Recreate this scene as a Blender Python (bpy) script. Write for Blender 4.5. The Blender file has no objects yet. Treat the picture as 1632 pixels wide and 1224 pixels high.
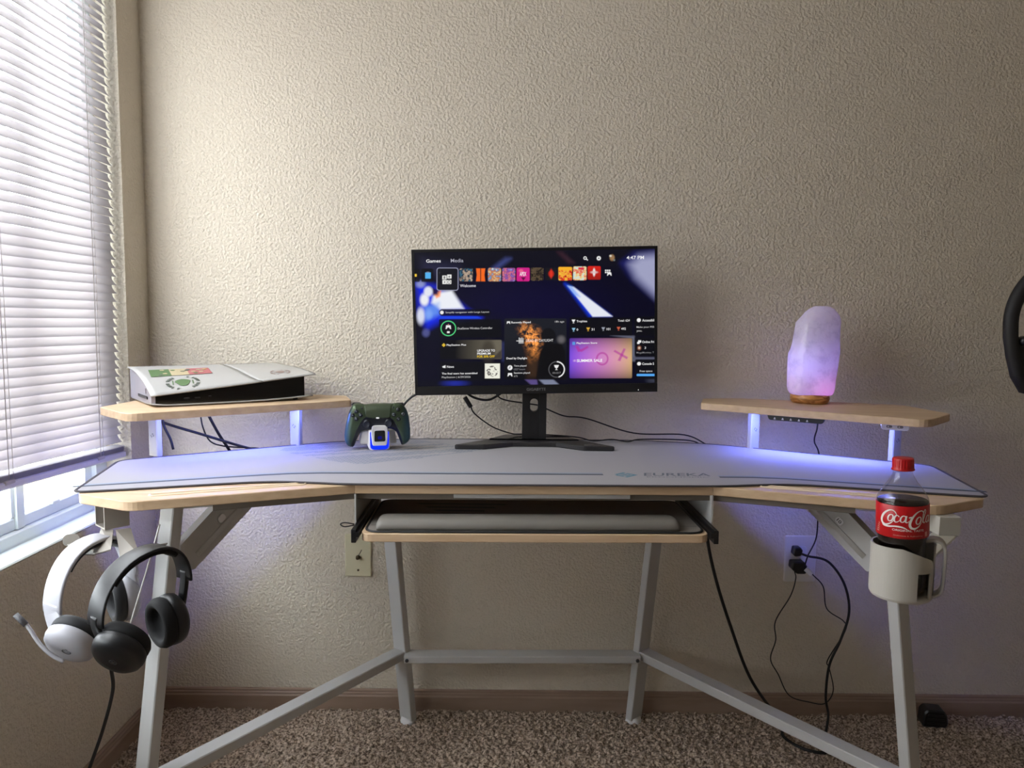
import bpy, bmesh, math, random
import numpy as np
from mathutils import Matrix, Vector, Euler

random.seed(7); rng = np.random.default_rng(7)
R = math.radians
scn = bpy.context.scene
col = scn.collection

# ------------------------------------------------------------------ camera
cam_d = bpy.data.cameras.new('camera'); cam = bpy.data.objects.new('camera', cam_d); col.objects.link(cam)
cam_d.sensor_width = 36; cam_d.lens = 36 * 1200 / 1632; cam_d.clip_start = .02
PITCH = math.atan((612 - 503) / 1200); ROLL = .0105
fw = Vector((0, math.cos(PITCH), -math.sin(PITCH))); up0 = Vector((0, math.sin(PITCH), math.cos(PITCH))); r0 = Vector((1, 0, 0))
cr = r0 * math.cos(ROLL) + up0 * math.sin(ROLL); cu = up0 * math.cos(ROLL) - r0 * math.sin(ROLL)
cam.matrix_world = Matrix(((cr.x, cu.x, -fw.x, 0), (cr.y, cu.y, -fw.y, -2.055), (cr.z, cu.z, -fw.z, 1.12), (0, 0, 0, 1)))
scn.camera = cam

# ------------------------------------------------------------------ daylight, exposure
w = bpy.data.worlds.new('sky'); scn.world = w; w.use_nodes = True
bg = w.node_tree.nodes['Background']; bg.inputs[0].default_value = (.93, .96, 1, 1); bg.inputs[1].default_value = 13
sun_d = bpy.data.lights.new('sun', 'SUN'); sun_d.energy = 14; sun_d.angle = R(1); sun_d.color = (1, .95, .86)
sun = bpy.data.objects.new('sun', sun_d); col.objects.link(sun); sun.location = (3, -2, 6); sun.rotation_euler = Vector((-.25, .5, -.83)).to_track_quat('-Z', 'Y').to_euler()
al = bpy.data.lights.new('window_daylight', 'AREA'); al.shape = 'RECTANGLE'; al.size = 1.02; al.size_y = 1.57; al.energy = 14.2; al.color = (.985, 1, 1)
alo = bpy.data.objects.new('window_daylight', al); col.objects.link(alo); alo.location = (-1.0, -.935, 1.61); alo.rotation_euler = (0, R(-90), 0)
vs = scn.view_settings; vs.view_transform = 'Standard'; vs.look = 'None'; vs.exposure = 0.0; vs.gamma = 1; vs.use_curve_mapping = False
scn.cycles.max_bounces = 10; scn.cycles.diffuse_bounces = 6; scn.cycles.transparent_max_bounces = 16
scn.cycles.caustics_reflective = False; scn.cycles.caustics_refractive = False
scn.cycles.sample_clamp_indirect = 6

# ------------------------------------------------------------------ helpers
def lin(c):
    return tuple((v / 255 / 12.92 if v / 255 <= .04045 else ((v / 255 + .055) / 1.055) ** 2.4) for v in c)

def mat(name, rgb, rough=.5, metal=0, spec=.5, coat=0, emit=None, estr=0, sheen=0):
    m = bpy.data.materials.new(name); m.use_nodes = True
    b = m.node_tree.nodes['Principled BSDF']
    b.inputs['Base Color'].default_value = (*lin(rgb), 1)
    b.inputs['Roughness'].default_value = rough; b.inputs['Metallic'].default_value = metal
    b.inputs['Specular IOR Level'].default_value = spec; b.inputs['Coat Weight'].default_value = coat
    if sheen: b.inputs['Sheen Weight'].default_value = sheen
    if emit:
        b.inputs['Emission Color'].default_value = (*lin(emit), 1); b.inputs['Emission Strength'].default_value = estr
    return m

def nodes(m): return m.node_tree.nodes, m.node_tree.links, m.node_tree.nodes['Principled BSDF']

def add_noise_bump(m, scale, strength, dist, detail=3, ramp=None, scale3=(1, 1, 1), ntype=None):
    N, L, b = nodes(m)
    tc = N.new('ShaderNodeTexCoord'); mp = N.new('ShaderNodeMapping'); mp.inputs['Scale'].default_value = scale3
    L.new(tc.outputs['Object'], mp.inputs['Vector'])
    nz = N.new('ShaderNodeTexNoise'); nz.inputs['Scale'].default_value = scale; nz.inputs['Detail'].default_value = detail
    L.new(mp.outputs[0], nz.inputs['Vector'])
    src = nz.outputs['Fac']
    if ramp:
        cr_ = N.new('ShaderNodeValToRGB'); cr_.color_ramp.elements[0].position = ramp[0]; cr_.color_ramp.elements[1].position = ramp[1]
        L.new(src, cr_.inputs[0]); src = cr_.outputs[0]
    bp = N.new('ShaderNodeBump'); bp.inputs['Strength'].default_value = strength; bp.inputs['Distance'].default_value = dist
    L.new(src, bp.inputs['Height']); L.new(bp.outputs[0], b.inputs['Normal'])
    return nz

def add_color_noise(m, c1, c2, scale, detail=4, scale3=(1, 1, 1), p=(.35, .65), distort=0):
    N, L, b = nodes(m)
    tc = N.new('ShaderNodeTexCoord'); mp = N.new('ShaderNodeMapping'); mp.inputs['Scale'].default_value = scale3
    L.new(tc.outputs['Object'], mp.inputs['Vector'])
    nz = N.new('ShaderNodeTexNoise'); nz.inputs['Scale'].default_value = scale; nz.inputs['Detail'].default_value = detail
    nz.inputs['Distortion'].default_value = distort
    L.new(mp.outputs[0], nz.inputs['Vector'])
    rp = N.new('ShaderNodeValToRGB'); e = rp.color_ramp.elements
    e[0].position, e[1].position = p; e[0].color = (*lin(c1), 1); e[1].color = (*lin(c2), 1)
    L.new(nz.outputs['Fac'], rp.inputs[0]); L.new(rp.outputs[0], b.inputs['Base Color'])

def link(o, parent=None):
    col.objects.link(o)
    if parent is not None: o.parent = parent
    return o

def tag(o, label=None, cat=None, group=None, kind=None):
    if label: o['label'] = label
    if cat: o['category'] = cat
    if group: o['group'] = group
    if kind: o['kind'] = kind
    return o

def empty(name, loc=(0, 0, 0), rz=0, label=None, cat=None, group=None):
    o = bpy.data.objects.new(name, None); o.empty_display_size = .05
    col.objects.link(o); o.location = loc; o.rotation_euler = (0, 0, rz)
    return tag(o, label, cat, group)

class MB:
    def __init__(s, M=None): s.v = []; s.f = []; s.sm = []; s.M = M or Matrix()
    def add(s, vs_, fs, smooth=False):
        o = len(s.v)
        s.v += [tuple(s.M @ Vector(p)) for p in vs_]
        s.f += [tuple(i + o for i in f) for f in fs]; s.sm += [smooth] * len(fs)
        return s
    def box(s, x0, x1, y0, y1, z0, z1, ch=0):
        if ch: return s.prism([(x0, y0), (x1, y0), (x1, y1), (x0, y1)], z0, z1, ch)
        v = [(x, y, z) for z in (z0, z1) for y in (y0, y1) for x in (x0, x1)]
        return s.add(v, [(0, 2, 3, 1), (4, 5, 7, 6), (0, 1, 5, 4), (1, 3, 7, 5), (3, 2, 6, 7), (2, 0, 4, 6)])
    def prism(s, poly, z0, z1, ch=0, smooth=False):
        n = len(poly); A = sum(poly[i][0] * poly[(i + 1) % n][1] - poly[(i + 1) % n][0] * poly[i][1] for i in range(n))
        if A < 0: poly = poly[::-1]
        ins = inset(poly, ch) if ch else poly
        rings = [[(x, y, z0) for x, y in ins], [(x, y, z0 + ch) for x, y in poly], [(x, y, z1 - ch) for x, y in poly], [(x, y, z1) for x, y in ins]] if ch else \
                [[(x, y, z0) for x, y in poly], [(x, y, z1) for x, y in poly]]
        v = [p for r_ in rings for p in r_]; f = [tuple(range(n - 1, -1, -1))]
        for k in range(len(rings) - 1):
            f += [(k * n + i, k * n + (i + 1) % n, (k + 1) * n + (i + 1) % n, (k + 1) * n + i) for i in range(n)]
        f.append(tuple((len(rings) - 1) * n + i for i in range(n)))
        return s.add(v, f, smooth)
    def loft(s, rings, cap=True, closed=True, smooth=True):
        n = len(rings[0]); v = [p for r_ in rings for p in r_]; f = []
        for k in range(len(rings) - 1):
            for i in range(n if closed else n - 1):
                j = (i + 1) % n
                f.append((k * n + i, k * n + j, (k + 1) * n + j, (k + 1) * n + i))
        if cap and closed: f.append(tuple(range(n - 1, -1, -1))); f.append(tuple((len(rings) - 1) * n + i for i in range(n)))
        return s.add(v, f, smooth)
    def lathe(s, prof, n=32, sx=1, sy=1, cap=True, smooth=True):
        rings = [[(r_ * sx * math.cos(2 * math.pi * i / n), r_ * sy * math.sin(2 * math.pi * i / n), z) for i in range(n)] for r_, z in prof]
        return s.loft(rings, cap, True, smooth)
    def tube(s, path, r_, n=8, cap=True):
        return s.sweep(path, [(r_ * math.cos(2 * math.pi * i / n), r_ * math.sin(2 * math.pi * i / n)) for i in range(n)], cap=cap)
    def sweep(s, path, prof, up=(0, 0, 1), cap=True, closed=False, smooth=True, ups=None):
        P = [Vector(p) for p in path]; rings = []; up = Vector(up); m = len(P)
        prev = None
        for i, p in enumerate(P):
            if closed: t = (P[(i + 1) % m] - P[i - 1]).normalized()
            else: t = (P[min(i + 1, m - 1)] - P[max(i - 1, 0)]).normalized()
            u = Vector(ups[i]) if ups else (prev if prev is not None else up)
            if abs(t.dot(u)) > .98: u = Vector((1, 0, 0)) if abs(t.x) < .9 else Vector((0, 1, 0))
            a = t.cross(u).normalized(); b_ = a.cross(t).normalized(); prev = b_ if not ups else None
            rings.append([tuple(p + a * x + b_ * y) for x, y in prof])
        if closed: rings.append(rings[0])
        return s.loft(rings, cap and not closed, True, smooth)
    def bar(s, p0, p1, w_, h_, up=(0, 0, 1), ch=.002):
        q = rrect(w_, h_, ch, 1)
        return s.sweep([p0, p1], q, up=up, smooth=False)
    def build(s, name, m, parent=None, label=None, kind=None):
        me = bpy.data.meshes.new(name); me.from_pydata(s.v, [], s.f); me.update()
        if any(s.sm): me.polygons.foreach_set('use_smooth', s.sm)
        if m: me.materials.append(m)
        o = bpy.data.objects.new(name, me); link(o, parent)
        return tag(o, label, None, None, kind)

def inset(poly, d):
    n = len(poly); out = []
    for i in range(n):
        p0, p1, p2 = Vector(poly[i - 1]), Vector(poly[i]), Vector(poly[(i + 1) % n])
        e1 = (p1 - p0); e2 = (p2 - p1)
        if e1.length < 1e-9 or e2.length < 1e-9: out.append(poly[i]); continue
        e1.normalize(); e2.normalize()
        n1 = Vector((-e1.y, e1.x)); n2 = Vector((-e2.y, e2.x)); b_ = n1 + n2
        k = max(.35, 1 + n1.dot(n2)); q = p1 + b_ * (d / k); out.append((q.x, q.y))
    return out

def rrect(w_, h_, r_, n=4, cx=0, cy=0):
    r_ = min(r_, w_ / 2 - 1e-5, h_ / 2 - 1e-5); out = []
    for sx, sy, a0 in ((1, 1, 0), (-1, 1, 90), (-1, -1, 180), (1, -1, 270)):
        for k in range(n + 1):
            a = R(a0 + 90 * k / n)
            out.append((cx + sx * (w_ / 2 - r_) + r_ * math.cos(a), cy + sy * (h_ / 2 - r_) + r_ * math.sin(a)))
    return out

def round_poly(poly, rs, n=5):
    """round polygon corners; rs one radius or a list"""
    out = []; m = len(poly)
    for i in range(m):
        r_ = rs[i] if isinstance(rs, (list, tuple)) else rs
        p0, p1, p2 = Vector(poly[i - 1]), Vector(poly[i]), Vector(poly[(i + 1) % m])
        if r_ <= 0: out.append(tuple(p1)); continue
        d0 = min(r_, (p0 - p1).length * .45); d2 = min(r_, (p2 - p1).length * .45)
        a = p1 + (p0 - p1).normalized() * d0; b_ = p1 + (p2 - p1).normalized() * d2
        for k in range(n + 1):
            t = k / n; q = a * (1 - t) ** 2 + p1 * 2 * t * (1 - t) + b_ * t * t; out.append((q.x, q.y))
    return out

def spline(pts, n=8):
    """Catmull-Rom"""
    P = [Vector(p) for p in pts]; P = [P[0] * 2 - P[1]] + P + [P[-1] * 2 - P[-2]]; out = []
    for i in range(1, len(P) - 2):
        for k in range(n):
            t = k / n
            out.append(tuple(.5 * ((2 * P[i]) + (P[i + 1] - P[i - 1]) * t + (2 * P[i - 1] - 5 * P[i] + 4 * P[i + 1] - P[i + 2]) * t * t + (3 * P[i] - P[i - 1] - 3 * P[i + 1] + P[i + 2]) * t ** 3)))
    out.append(tuple(P[-2])); return out

def frame(origin, z, up=(0, 0, 1)):
    """matrix whose local z points along z"""
    z = Vector(z).normalized(); u = Vector(up)
    x = u.cross(z)
    if x.length < 1e-4: x = Vector((1, 0, 0))
    x.normalize(); y = z.cross(x)
    return Matrix(((x.x, y.x, z.x, origin[0]), (x.y, y.y, z.y, origin[1]), (x.z, y.z, z.z, origin[2]), (0, 0, 0, 1)))

_txt = {}
def text_mesh(s, bold=0.0):
    k = (s, bold)
    if k not in _txt:
        c = bpy.data.curves.new('lettering', 'FONT'); c.body = s; c.offset = bold; c.resolution_u = 3
        o = bpy.data.objects.new('lettering', c); col.objects.link(o)
        dg = bpy.context.evaluated_depsgraph_get(); me = bpy.data.meshes.new_from_object(o.evaluated_get(dg))
        v = np.array([tuple(q.co) for q in me.vertices]); f = [tuple(p.vertices) for p in me.polygons]
        bpy.data.objects.remove(o); bpy.data.curves.remove(c); bpy.data.meshes.remove(me)
        _txt[k] = (v, f)
    return _txt[k]

def text(mb, s, x0, y0, x1, y1, bold=0.0, shear=0):
    """letters fitted to the box x0..x1, y0..y1 of mb's local xy plane"""
    v, f = text_mesh(s, bold); mn, mx = v.min(0), v.max(0)
    q = (v - mn) / np.maximum(mx - mn, 1e-6)
    mb.add([(x0 + (x1 - x0) * a + shear * b_, y0 + (y1 - y0) * b_, 0) for a, b_, _ in q], f)
    return mb

# ------------------------------------------------------------------ materials
M = {}
M['wall'] = mat('painted_textured_wall', (214, 205, 189), .75, spec=.25)
add_noise_bump(M['wall'], 138, .6, .0027, 1.6, ramp=(.36, .66))
M['ceiling'] = mat('ceiling_paint', (226, 222, 214), .85, spec=.2)
M['base'] = mat('baseboard_paint', (150, 128, 112), .5); add_color_noise(M['base'], (142, 120, 104), (156, 134, 118), 5, scale3=(1, 1, 6))
M['carpet'] = mat('carpet_pile', (120, 104, 92), .95, spec=.1)
add_color_noise(M['carpet'], (100, 86, 75), (200, 182, 164), 170, 2, p=(.36, .64))
M['wood'] = mat('maple_laminate', (203, 175, 142), .5, spec=.5)
add_color_noise(M['wood'], (194, 165, 132), (211, 184, 152), 9, 5, scale3=(1, 9, 9), p=(.3, .7))
M['steel'] = mat('white_powder_coat', (188, 188, 187), .42)
M['mat'] = mat('desk_mat_fabric', (160, 158, 161), .85, spec=.2); add_noise_bump(M['mat'], 900, .15, .0006, 2)
M['mat_edge'] = mat('mat_stitching', (66, 62, 66), .8)
M['mat_line'] = mat('mat_print_blue', (66, 74, 88), .8); M['mat_logo'] = mat('mat_print_teal', (84, 128, 146), .8)
M['mat_pale'] = mat('mat_print_pale_blue', (136, 148, 166), .8); M['mat_dots'] = mat('mat_print_pattern', (72, 98, 122), .8); M['mat_text'] = mat('mat_print_slate', (96, 102, 112), .8)
M['tray_mat'] = mat('tray_mat_fabric', (128, 122, 116), .85, spec=.2); M['tray_print'] = mat('tray_mat_print', (84, 90, 88), .85)
M['rest'] = mat('wrist_rest_vinyl', (116, 112, 106), .5)
M['blackp'] = mat('black_plastic', (18, 18, 20), .38); M['blackm'] = mat('matte_black', (24, 24, 26), .6)
M['blackg'] = mat('gloss_black', (8, 8, 10), .14); M['rubber'] = mat('cable_rubber', (14, 14, 15), .5)
M['greyp'] = mat('dark_grey_plastic', (52, 52, 56), .4)
M['white'] = mat('white_plastic', (232, 230, 228), .4); M['whitem'] = mat('white_matte', (222, 222, 224), .55)
M['silver'] = mat('silver', (190, 190, 195), .3, 1)
M['vinyl'] = mat('window_vinyl', (226, 234, 236), .35); M['ivory'] = mat('ivory_plate', (214, 208, 178), .4)
M['plate'] = mat('white_plate', (222, 218, 214), .4)

M['slot'] = mat('bead_plastic', (226, 206, 180), .3)
M['greytxt'] = mat('grey_print', (120, 120, 122), .5)
M['standb'] = mat('stand_metal', (44, 43, 44), .4); M['standbadge'] = mat('badge_grey', (84, 82, 80), .5)
M['hook'] = mat('hook_steel', (150, 144, 136), .5); M['btn'] = mat('button_pale', (200, 200, 206), .4); M['portg'] = mat('port_grey', (128, 122, 118), .4)
M['hs_white'] = mat('headset_white', (180, 180, 187), .45); M['hs_grey'] = mat('headset_grey', (90, 90, 94), .5); M['hs_pad'] = mat('pad_black', (14, 15, 20), .7, sheen=.2)
M['hs_black'] = mat('headset_black', (17, 18, 21), .42); M['hs_blackpad'] = mat('pad_fabric', (9, 9, 11), .85)
M['holder'] = mat('holder_white', (180, 176, 166), .42); M['cola'] = mat('cola', (14, 6, 4), .15); M['redlabel'] = mat('label_red', (190, 18, 24), .35); M['redcap'] = mat('cap_red', (186, 22, 26), .35)
M['labelwhite'] = mat('label_white', (236, 230, 224), .45); M['labelpale'] = mat('label_pale', (222, 160, 150), .45); M['brass'] = mat('old_brass', (92, 80, 60), .4, .8); M['silverw'] = mat('white_wire', (214, 212, 208), .5)
M['apron'] = mat('apron_shaded', (112, 104, 94), .6)  # darker than the other steel: shade under the desk edge put into the colour
def mix_mat(name, build):
    m = bpy.data.materials.new(name); m.use_nodes = True; N = m.node_tree.nodes; L = m.node_tree.links
    N.remove(N['Principled BSDF']); out = N['Material Output']; L.new(build(N, L), out.inputs[0]); return m
def shader(N, t, c=None, rough=None):
    n = N.new(t)
    if c: n.inputs['Color'].default_value = (*c, 1)
    if rough is not None: n.inputs['Roughness'].default_value = rough
    return n
def schlick(N, L):
    lw = N.new('ShaderNodeLayerWeight'); lw.inputs[0].default_value = .5
    p = N.new('ShaderNodeMath'); p.operation = 'POWER'; p.inputs[1].default_value = 5; L.new(lw.outputs['Facing'], p.inputs[0])
    q = N.new('ShaderNodeMath'); q.operation = 'MULTIPLY_ADD'; q.inputs[1].default_value = .9; q.inputs[2].default_value = .04; L.new(p.outputs[0], q.inputs[0]); return q.outputs[0]
def b_slat(N, L):
    d = shader(N, 'ShaderNodeBsdfDiffuse', (.80, .77, .82)); t = shader(N, 'ShaderNodeBsdfTranslucent', (.20, .187, .197))
    m = N.new('ShaderNodeMixShader'); m.inputs[0].default_value = .5; L.new(d.outputs[0], m.inputs[1]); L.new(t.outputs[0], m.inputs[2]); return m.outputs[0]
M['slat'] = mix_mat('blind_vinyl', b_slat)
def b_pane(N, L):
    t = shader(N, 'ShaderNodeBsdfTransparent', (.95, .98, .98)); g = shader(N, 'ShaderNodeBsdfGlossy', (1, 1, 1), .02)
    fr = schlick(N, L)
    m = N.new('ShaderNodeMixShader'); L.new(fr, m.inputs[0]); L.new(t.outputs[0], m.inputs[1]); L.new(g.outputs[0], m.inputs[2]); return m.outputs[0]
M['pane'] = mix_mat('window_glass', b_pane)
def b_pet(N, L):
    t = shader(N, 'ShaderNodeBsdfTransparent', (.9, .9, .9)); g = shader(N, 'ShaderNodeBsdfGlossy', (1, 1, 1), .08)
    fr = schlick(N, L)
    m = N.new('ShaderNodeMixShader'); L.new(fr, m.inputs[0]); L.new(t.outputs[0], m.inputs[1]); L.new(g.outputs[0], m.inputs[2]); return m.outputs[0]
M['pet'] = mix_mat('clear_bottle_plastic', b_pet)

def emit_mat(name, rgb, s=1.0):
    return mix_mat(name, lambda N, L: _em(N, rgb, s))
def _em(N, rgb, s):
    e = N.new('ShaderNodeEmission'); e.inputs[0].default_value = (*lin(rgb), 1); e.inputs[1].default_value = s; return e.outputs[0]

# ------------------------------------------------------------------ the room
XL, XR, YF, ZC = -.99, 2.8, -4.3, 2.55
WY0, WY1, WZ0, WZ1 = -1.75, -.117, .613, 2.15      # window opening in the left wall
tag(MB().box(XL - .14, XR + .1, 0, .12, -.1, ZC + .1).build('wall_back', M['wall']), kind='structure')
b = MB()
b.box(XL - .14, XL, YF, WY0, -.1, ZC + .1); b.box(XL - .14, XL, WY1, 0, -.1, ZC + .1)
b.box(XL - .14, XL, WY0, WY1, -.1, WZ0); b.box(XL - .14, XL, WY0, WY1, WZ1, ZC + .1)
tag(b.build('wall_left', M['wall']), kind='structure')
tag(MB().box(XR, XR + .12, YF - .1, .12, -.1, ZC + .1).build('wall_right', M['wall']), kind='structure')
tag(MB().box(XL - .14, XR + .1, YF - .12, YF, -.1, ZC + .1).build('wall_front', M['wall']), kind='structure')
tag(MB().box(XL - .14, XR + .1, YF - .1, .1, ZC, ZC + .1).build('ceiling', M['ceiling']), kind='structure')
floor = tag(MB().box(XL - .14, XR + .1, YF - .1, .1, -.12, -.004).build('floor', M['carpet']), kind='structure')

def carpet():
    x0, x1, y0, y1, st = XL + .002, 1.62, -1.16, -.002, .0042
    nx, ny = int((x1 - x0) / st), int((y1 - y0) / st)
    h = rng.random((ny + 8, nx + 8))
    k = np.array([.25, .5, .25])
    h = sum(k[i] * np.roll(h, i - 1, 0) for i in range(3)); h = sum(k[i] * np.roll(h, i - 1, 1) for i in range(3))
    h = h[:ny, :nx]; h = np.clip((h - .3) / .4, 0, 1)
    big = rng.random((ny // 10 + 3, nx // 10 + 3)); big = np.kron(big, np.ones((10, 10)))[:ny, :nx]
    z = h * .011 + big * .0015 - .003
    X, Y = np.meshgrid(np.linspace(x0, x1, nx), np.linspace(y0, y1, ny))
    X = X + (rng.random(X.shape) - .5) * .002; Y = Y + (rng.random(X.shape) - .5) * .002
    v = np.stack([X, np.minimum(Y, -.001), z], -1).reshape(-1, 3)
    idx = np.arange(ny * nx).reshape(ny, nx)
    f = np.stack([idx[:-1, :-1], idx[:-1, 1:], idx[1:, 1:], idx[1:, :-1]], -1).reshape(-1, 4)
    me = bpy.data.meshes.new('carpet_pile'); me.from_pydata(v, [], f); me.materials.append(M['carpet'])
    o = bpy.data.objects.new('carpet_pile', me); link(o, floor); tag(o, kind='stuff')
carpet()

def baseboard(name, x0, x1, y0, y1, along):
    # profile with a stepped top bead
    t = .014; prof = [(0, -.004), (t, -.004), (t, .042), (t - .003, .0465), (t - .003, .050), (t - .006, .0535), (t - .006, .0575), (t - .010, .060), (0, .060)]
    b = MB()
    if along == 'x': rings = [[(x, y1 - d, z) for d, z in prof] for x in (x0, x1)]
    else: rings = [[(x0 + d, y, z) for d, z in prof] for y in (y0, y1)]
    b.loft(rings, smooth=False); tag(b.build(name, M['base']), kind='structure')
baseboard('baseboard_back', XL, XR, 0, 0, 'x')
baseboard('baseboard_left', XL, XL, YF, -.014, 'y')

# ------------------------------------------------------------------ window, outdoors
win = empty('window_1', (XL - .1, (WY0 + WY1) / 2, WZ0)); tag(win, kind='structure')
wl = Vector(win.location)
def wb(name, boxes, m, ch=.003):
    b = MB(Matrix.Translation(-wl))
    for q in boxes: b.box(*q, ch=ch)
    return b.build(name, m, win)
fx0, fx1 = XL - .15, XL - .066
wb('window_frame', [(fx0, fx1, WY0, WY1, WZ0, WZ0 + .034), (fx0, fx1, WY0, WY1, WZ1 - .05, WZ1), (fx0, fx1, WY1 - .05, WY1, WZ0 + .034, WZ1 - .05), (fx0, fx1, WY0, WY0 + .05, WZ0 + .034, WZ1 - .05)], M['vinyl'])
ym = -.455
for y0, y1 in ((WY0 + .05, ym - .012), (ym + .012, WY1 - .05)):
    wb('sash', [(fx0 + .02, fx1 - .012, y0, y1, WZ0 + .034, WZ0 + .062), (fx0 + .02, fx1 - .012, y0, y1, WZ1 - .09, WZ1 - .05), (fx0 + .02, fx1 - .012, y1 - .03 if y1 > -.3 else y1 - .010, y1, WZ0 + .062, WZ1 - .09), (fx0 + .02, fx1 - .012, y0, y0 + .010, WZ0 + .062, WZ1 - .09)], M['vinyl'])
    bq = MB(Matrix.Translation(-wl)); bq.add([(fx0 + .04, y0 + .01, WZ0 + .05), (fx0 + .04, y1 - .01, WZ0 + .05), (fx0 + .04, y1 - .01, WZ1 - .07), (fx0 + .04, y0 + .01, WZ1 - .07)], [(0, 1, 2, 3)]); bq.build('pane', M['pane'], win)
wb('mullion', [(fx0 + .01, fx1 - .006, ym - .012, ym + .012, WZ0 + .034, WZ1 - .05)], M['vinyl'])
wb('window_sill', [(XL - .066, XL - .001, WY0, WY1, WZ0 - .001, WZ0 + .006)], M['vinyl'])
wb('lift_tab', [(fx1 - .014, fx1 - .004, -.345, -.318, WZ0 + .06, WZ0 + .068)], M['vinyl'], .002)

M['stone'] = mat('limestone', (232, 214, 178), .9); add_color_noise(M['stone'], (216, 192, 150), (242, 230, 204), 9, 4); 
M['mortar'] = mat('mortar', (205, 196, 178), .95); M['cap'] = mat('stone_coping', (240, 232, 214), .8)
M['ground'] = mat('gravel_ground', (196, 186, 168), .95)
tag(MB().box(-7, XL - .14, -6, 3, -.9, -.6).build('ground_outside', M['ground']), kind='structure')
sw = MB().box(-2.45, -2.02, -5, 2.5, -.6, .41).build('wall_outside', M['mortar']); tag(sw, kind='structure')
tag(MB().box(-2.5, -1.98, -5, 2.5, .41, .60, ch=.01).build('coping', M['cap'], sw))
rs = random.Random(3); z = -.6
hs = [.19, .15, .21, .13, .17, .15]
smesh = []
for r_i, h_ in enumerate(hs):
    y = -2.3 + rs.uniform(0, .2)
    while y < 2.0:
        l_ = rs.choice([.22, .3, .38, .46]); d = rs.uniform(.012, .04)
        q = [(y + .006, z + .006), (y + l_ - .006, z + .006 + rs.uniform(0, .012)), (y + l_ - .006 - rs.uniform(0, .012), z + h_ - .006), (y + .006 + rs.uniform(0, .01), z + h_ - .006)]
        b = MB(Matrix(((0, 0, 1, -2.03), (1, 0, 0, 0), (0, 1, 0, 0), (0, 0, 0, 1))))
        b.prism(round_poly(q, .02, 2), 0, d + .01, .008); b.build('stone', M['stone'], sw); y += l_
    z += h_

# ------------------------------------------------------------------ blind
def blind():
    root = empty('window_blind', (XL - .028, -.58, .76), 0, 'white horizontal slat blind hanging nearly closed in the window at left', 'blind')
    o0 = Vector(root.location); y0, y1 = WY0 + .012, WY1 - .006
    xs = XL - .026
    def zt(y, z):   # the rail hangs a little crooked: the room-side end sits higher
        k = max(0, 1 - (z - .75) / .45); return z + k * .05 * (-.12 - y) * .9
    def slat_mesh(L_, tilt, nm):
        # curved section in xz, running along y
        w_, sag = .0262, .0042; vs_, fs = [], []
        for y in (-L_ / 2, 0, L_ / 2):
            for i in range(6):
                t = i / 5 - .5; a = t * w_; c = sag * (1 - (2 * t) ** 2)
                vs_.append((a * math.cos(tilt) + c * math.sin(tilt), y, a * math.sin(tilt) - c * math.cos(tilt) * 0 + (c * .2)))
        for k in range(2):
            for i in range(5): fs.append((k * 6 + i, k * 6 + i + 1, k * 6 + 7 + i, k * 6 + 6 + i))
        me = bpy.data.meshes.new(nm); me.from_pydata(vs_, [], fs); me.polygons.foreach_set('use_smooth', [True] * len(fs)); me.materials.append(M['slat']); return me
    L_ = y1 - y0; me = slat_mesh(L_, R(-62), 'slat'); ms = slat_mesh(L_, R(-8), 'slat')
    z = .795; n = 0
    while z < 2.10:
        o = bpy.data.objects.new('slat', me); link(o, root); yc = (y0 + y1) / 2
        o.location = Vector((xs, yc, zt(yc, z))) - o0
        o.rotation_euler = (-math.atan(max(0, 1 - (z - .75) / .45) * .045), 0, 0); z += .0212; n += 1
    for i in range(6):
        o = bpy.data.objects.new('slat', ms); link(o, root); yc = (y0 + y1) / 2; z = .7625 + i * .0028
        o.location = Vector((xs, yc, zt(yc, z))) - o0; o.rotation_euler = (-math.atan(.045), 0, 0)
    b = MB(Matrix.Translation(-o0))
    prof = [(-.013, -.005), (-.010, -.009), (.010, -.009), (.013, -.005), (.013, .004), (.008, .0075), (-.008, .0075), (-.013, .004)]
    b.loft([[(xs + px, y, zt(y, .752) + pz) for px, pz in prof] for y in (y0 - .002, y1 + .003)], smooth=False)
    rail = b.build('bottom_rail', M['rail'], root)
    b = MB(Matrix.Translation(-o0)); b.box(xs - .02, xs + .02, y0, y1, 2.11, 2.148, ch=.003); b.build('head_rail', M['rail'], root)
    for y in (-.165 - .075, -.545 - .03, -1.0, -1.36, -1.66):
        for dx in (.0135,):
            b = MB(Matrix.Translation(-o0)); b.tube([(xs + dx, y, zt(y, .756)), (xs + dx * .9, y, 2.12)], .0009, 5); b.build('ladder_cord', M['cord'], root)
            b = MB(Matrix.Translation(-o0)); b.tube([(xs + dx, y + .013, zt(y, .756)), (xs + dx * .7, y + .011, 2.12)], .0006, 5); b.build('ladder_cord', M['cord'], root)
        b = MB(Matrix.Translation(-o0)); b.box(xs + .004, xs + .015, y - .012, y + .016, zt(y, .756) - .003, zt(y, .756) + .005, ch=.001); b.build('cord_clip', M['cord'], root)
M['rail'] = mat('blind_rail', (232, 230, 236), .5); M['cord'] = mat('blind_cord', (206, 200, 200), .8)
blind()

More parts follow.
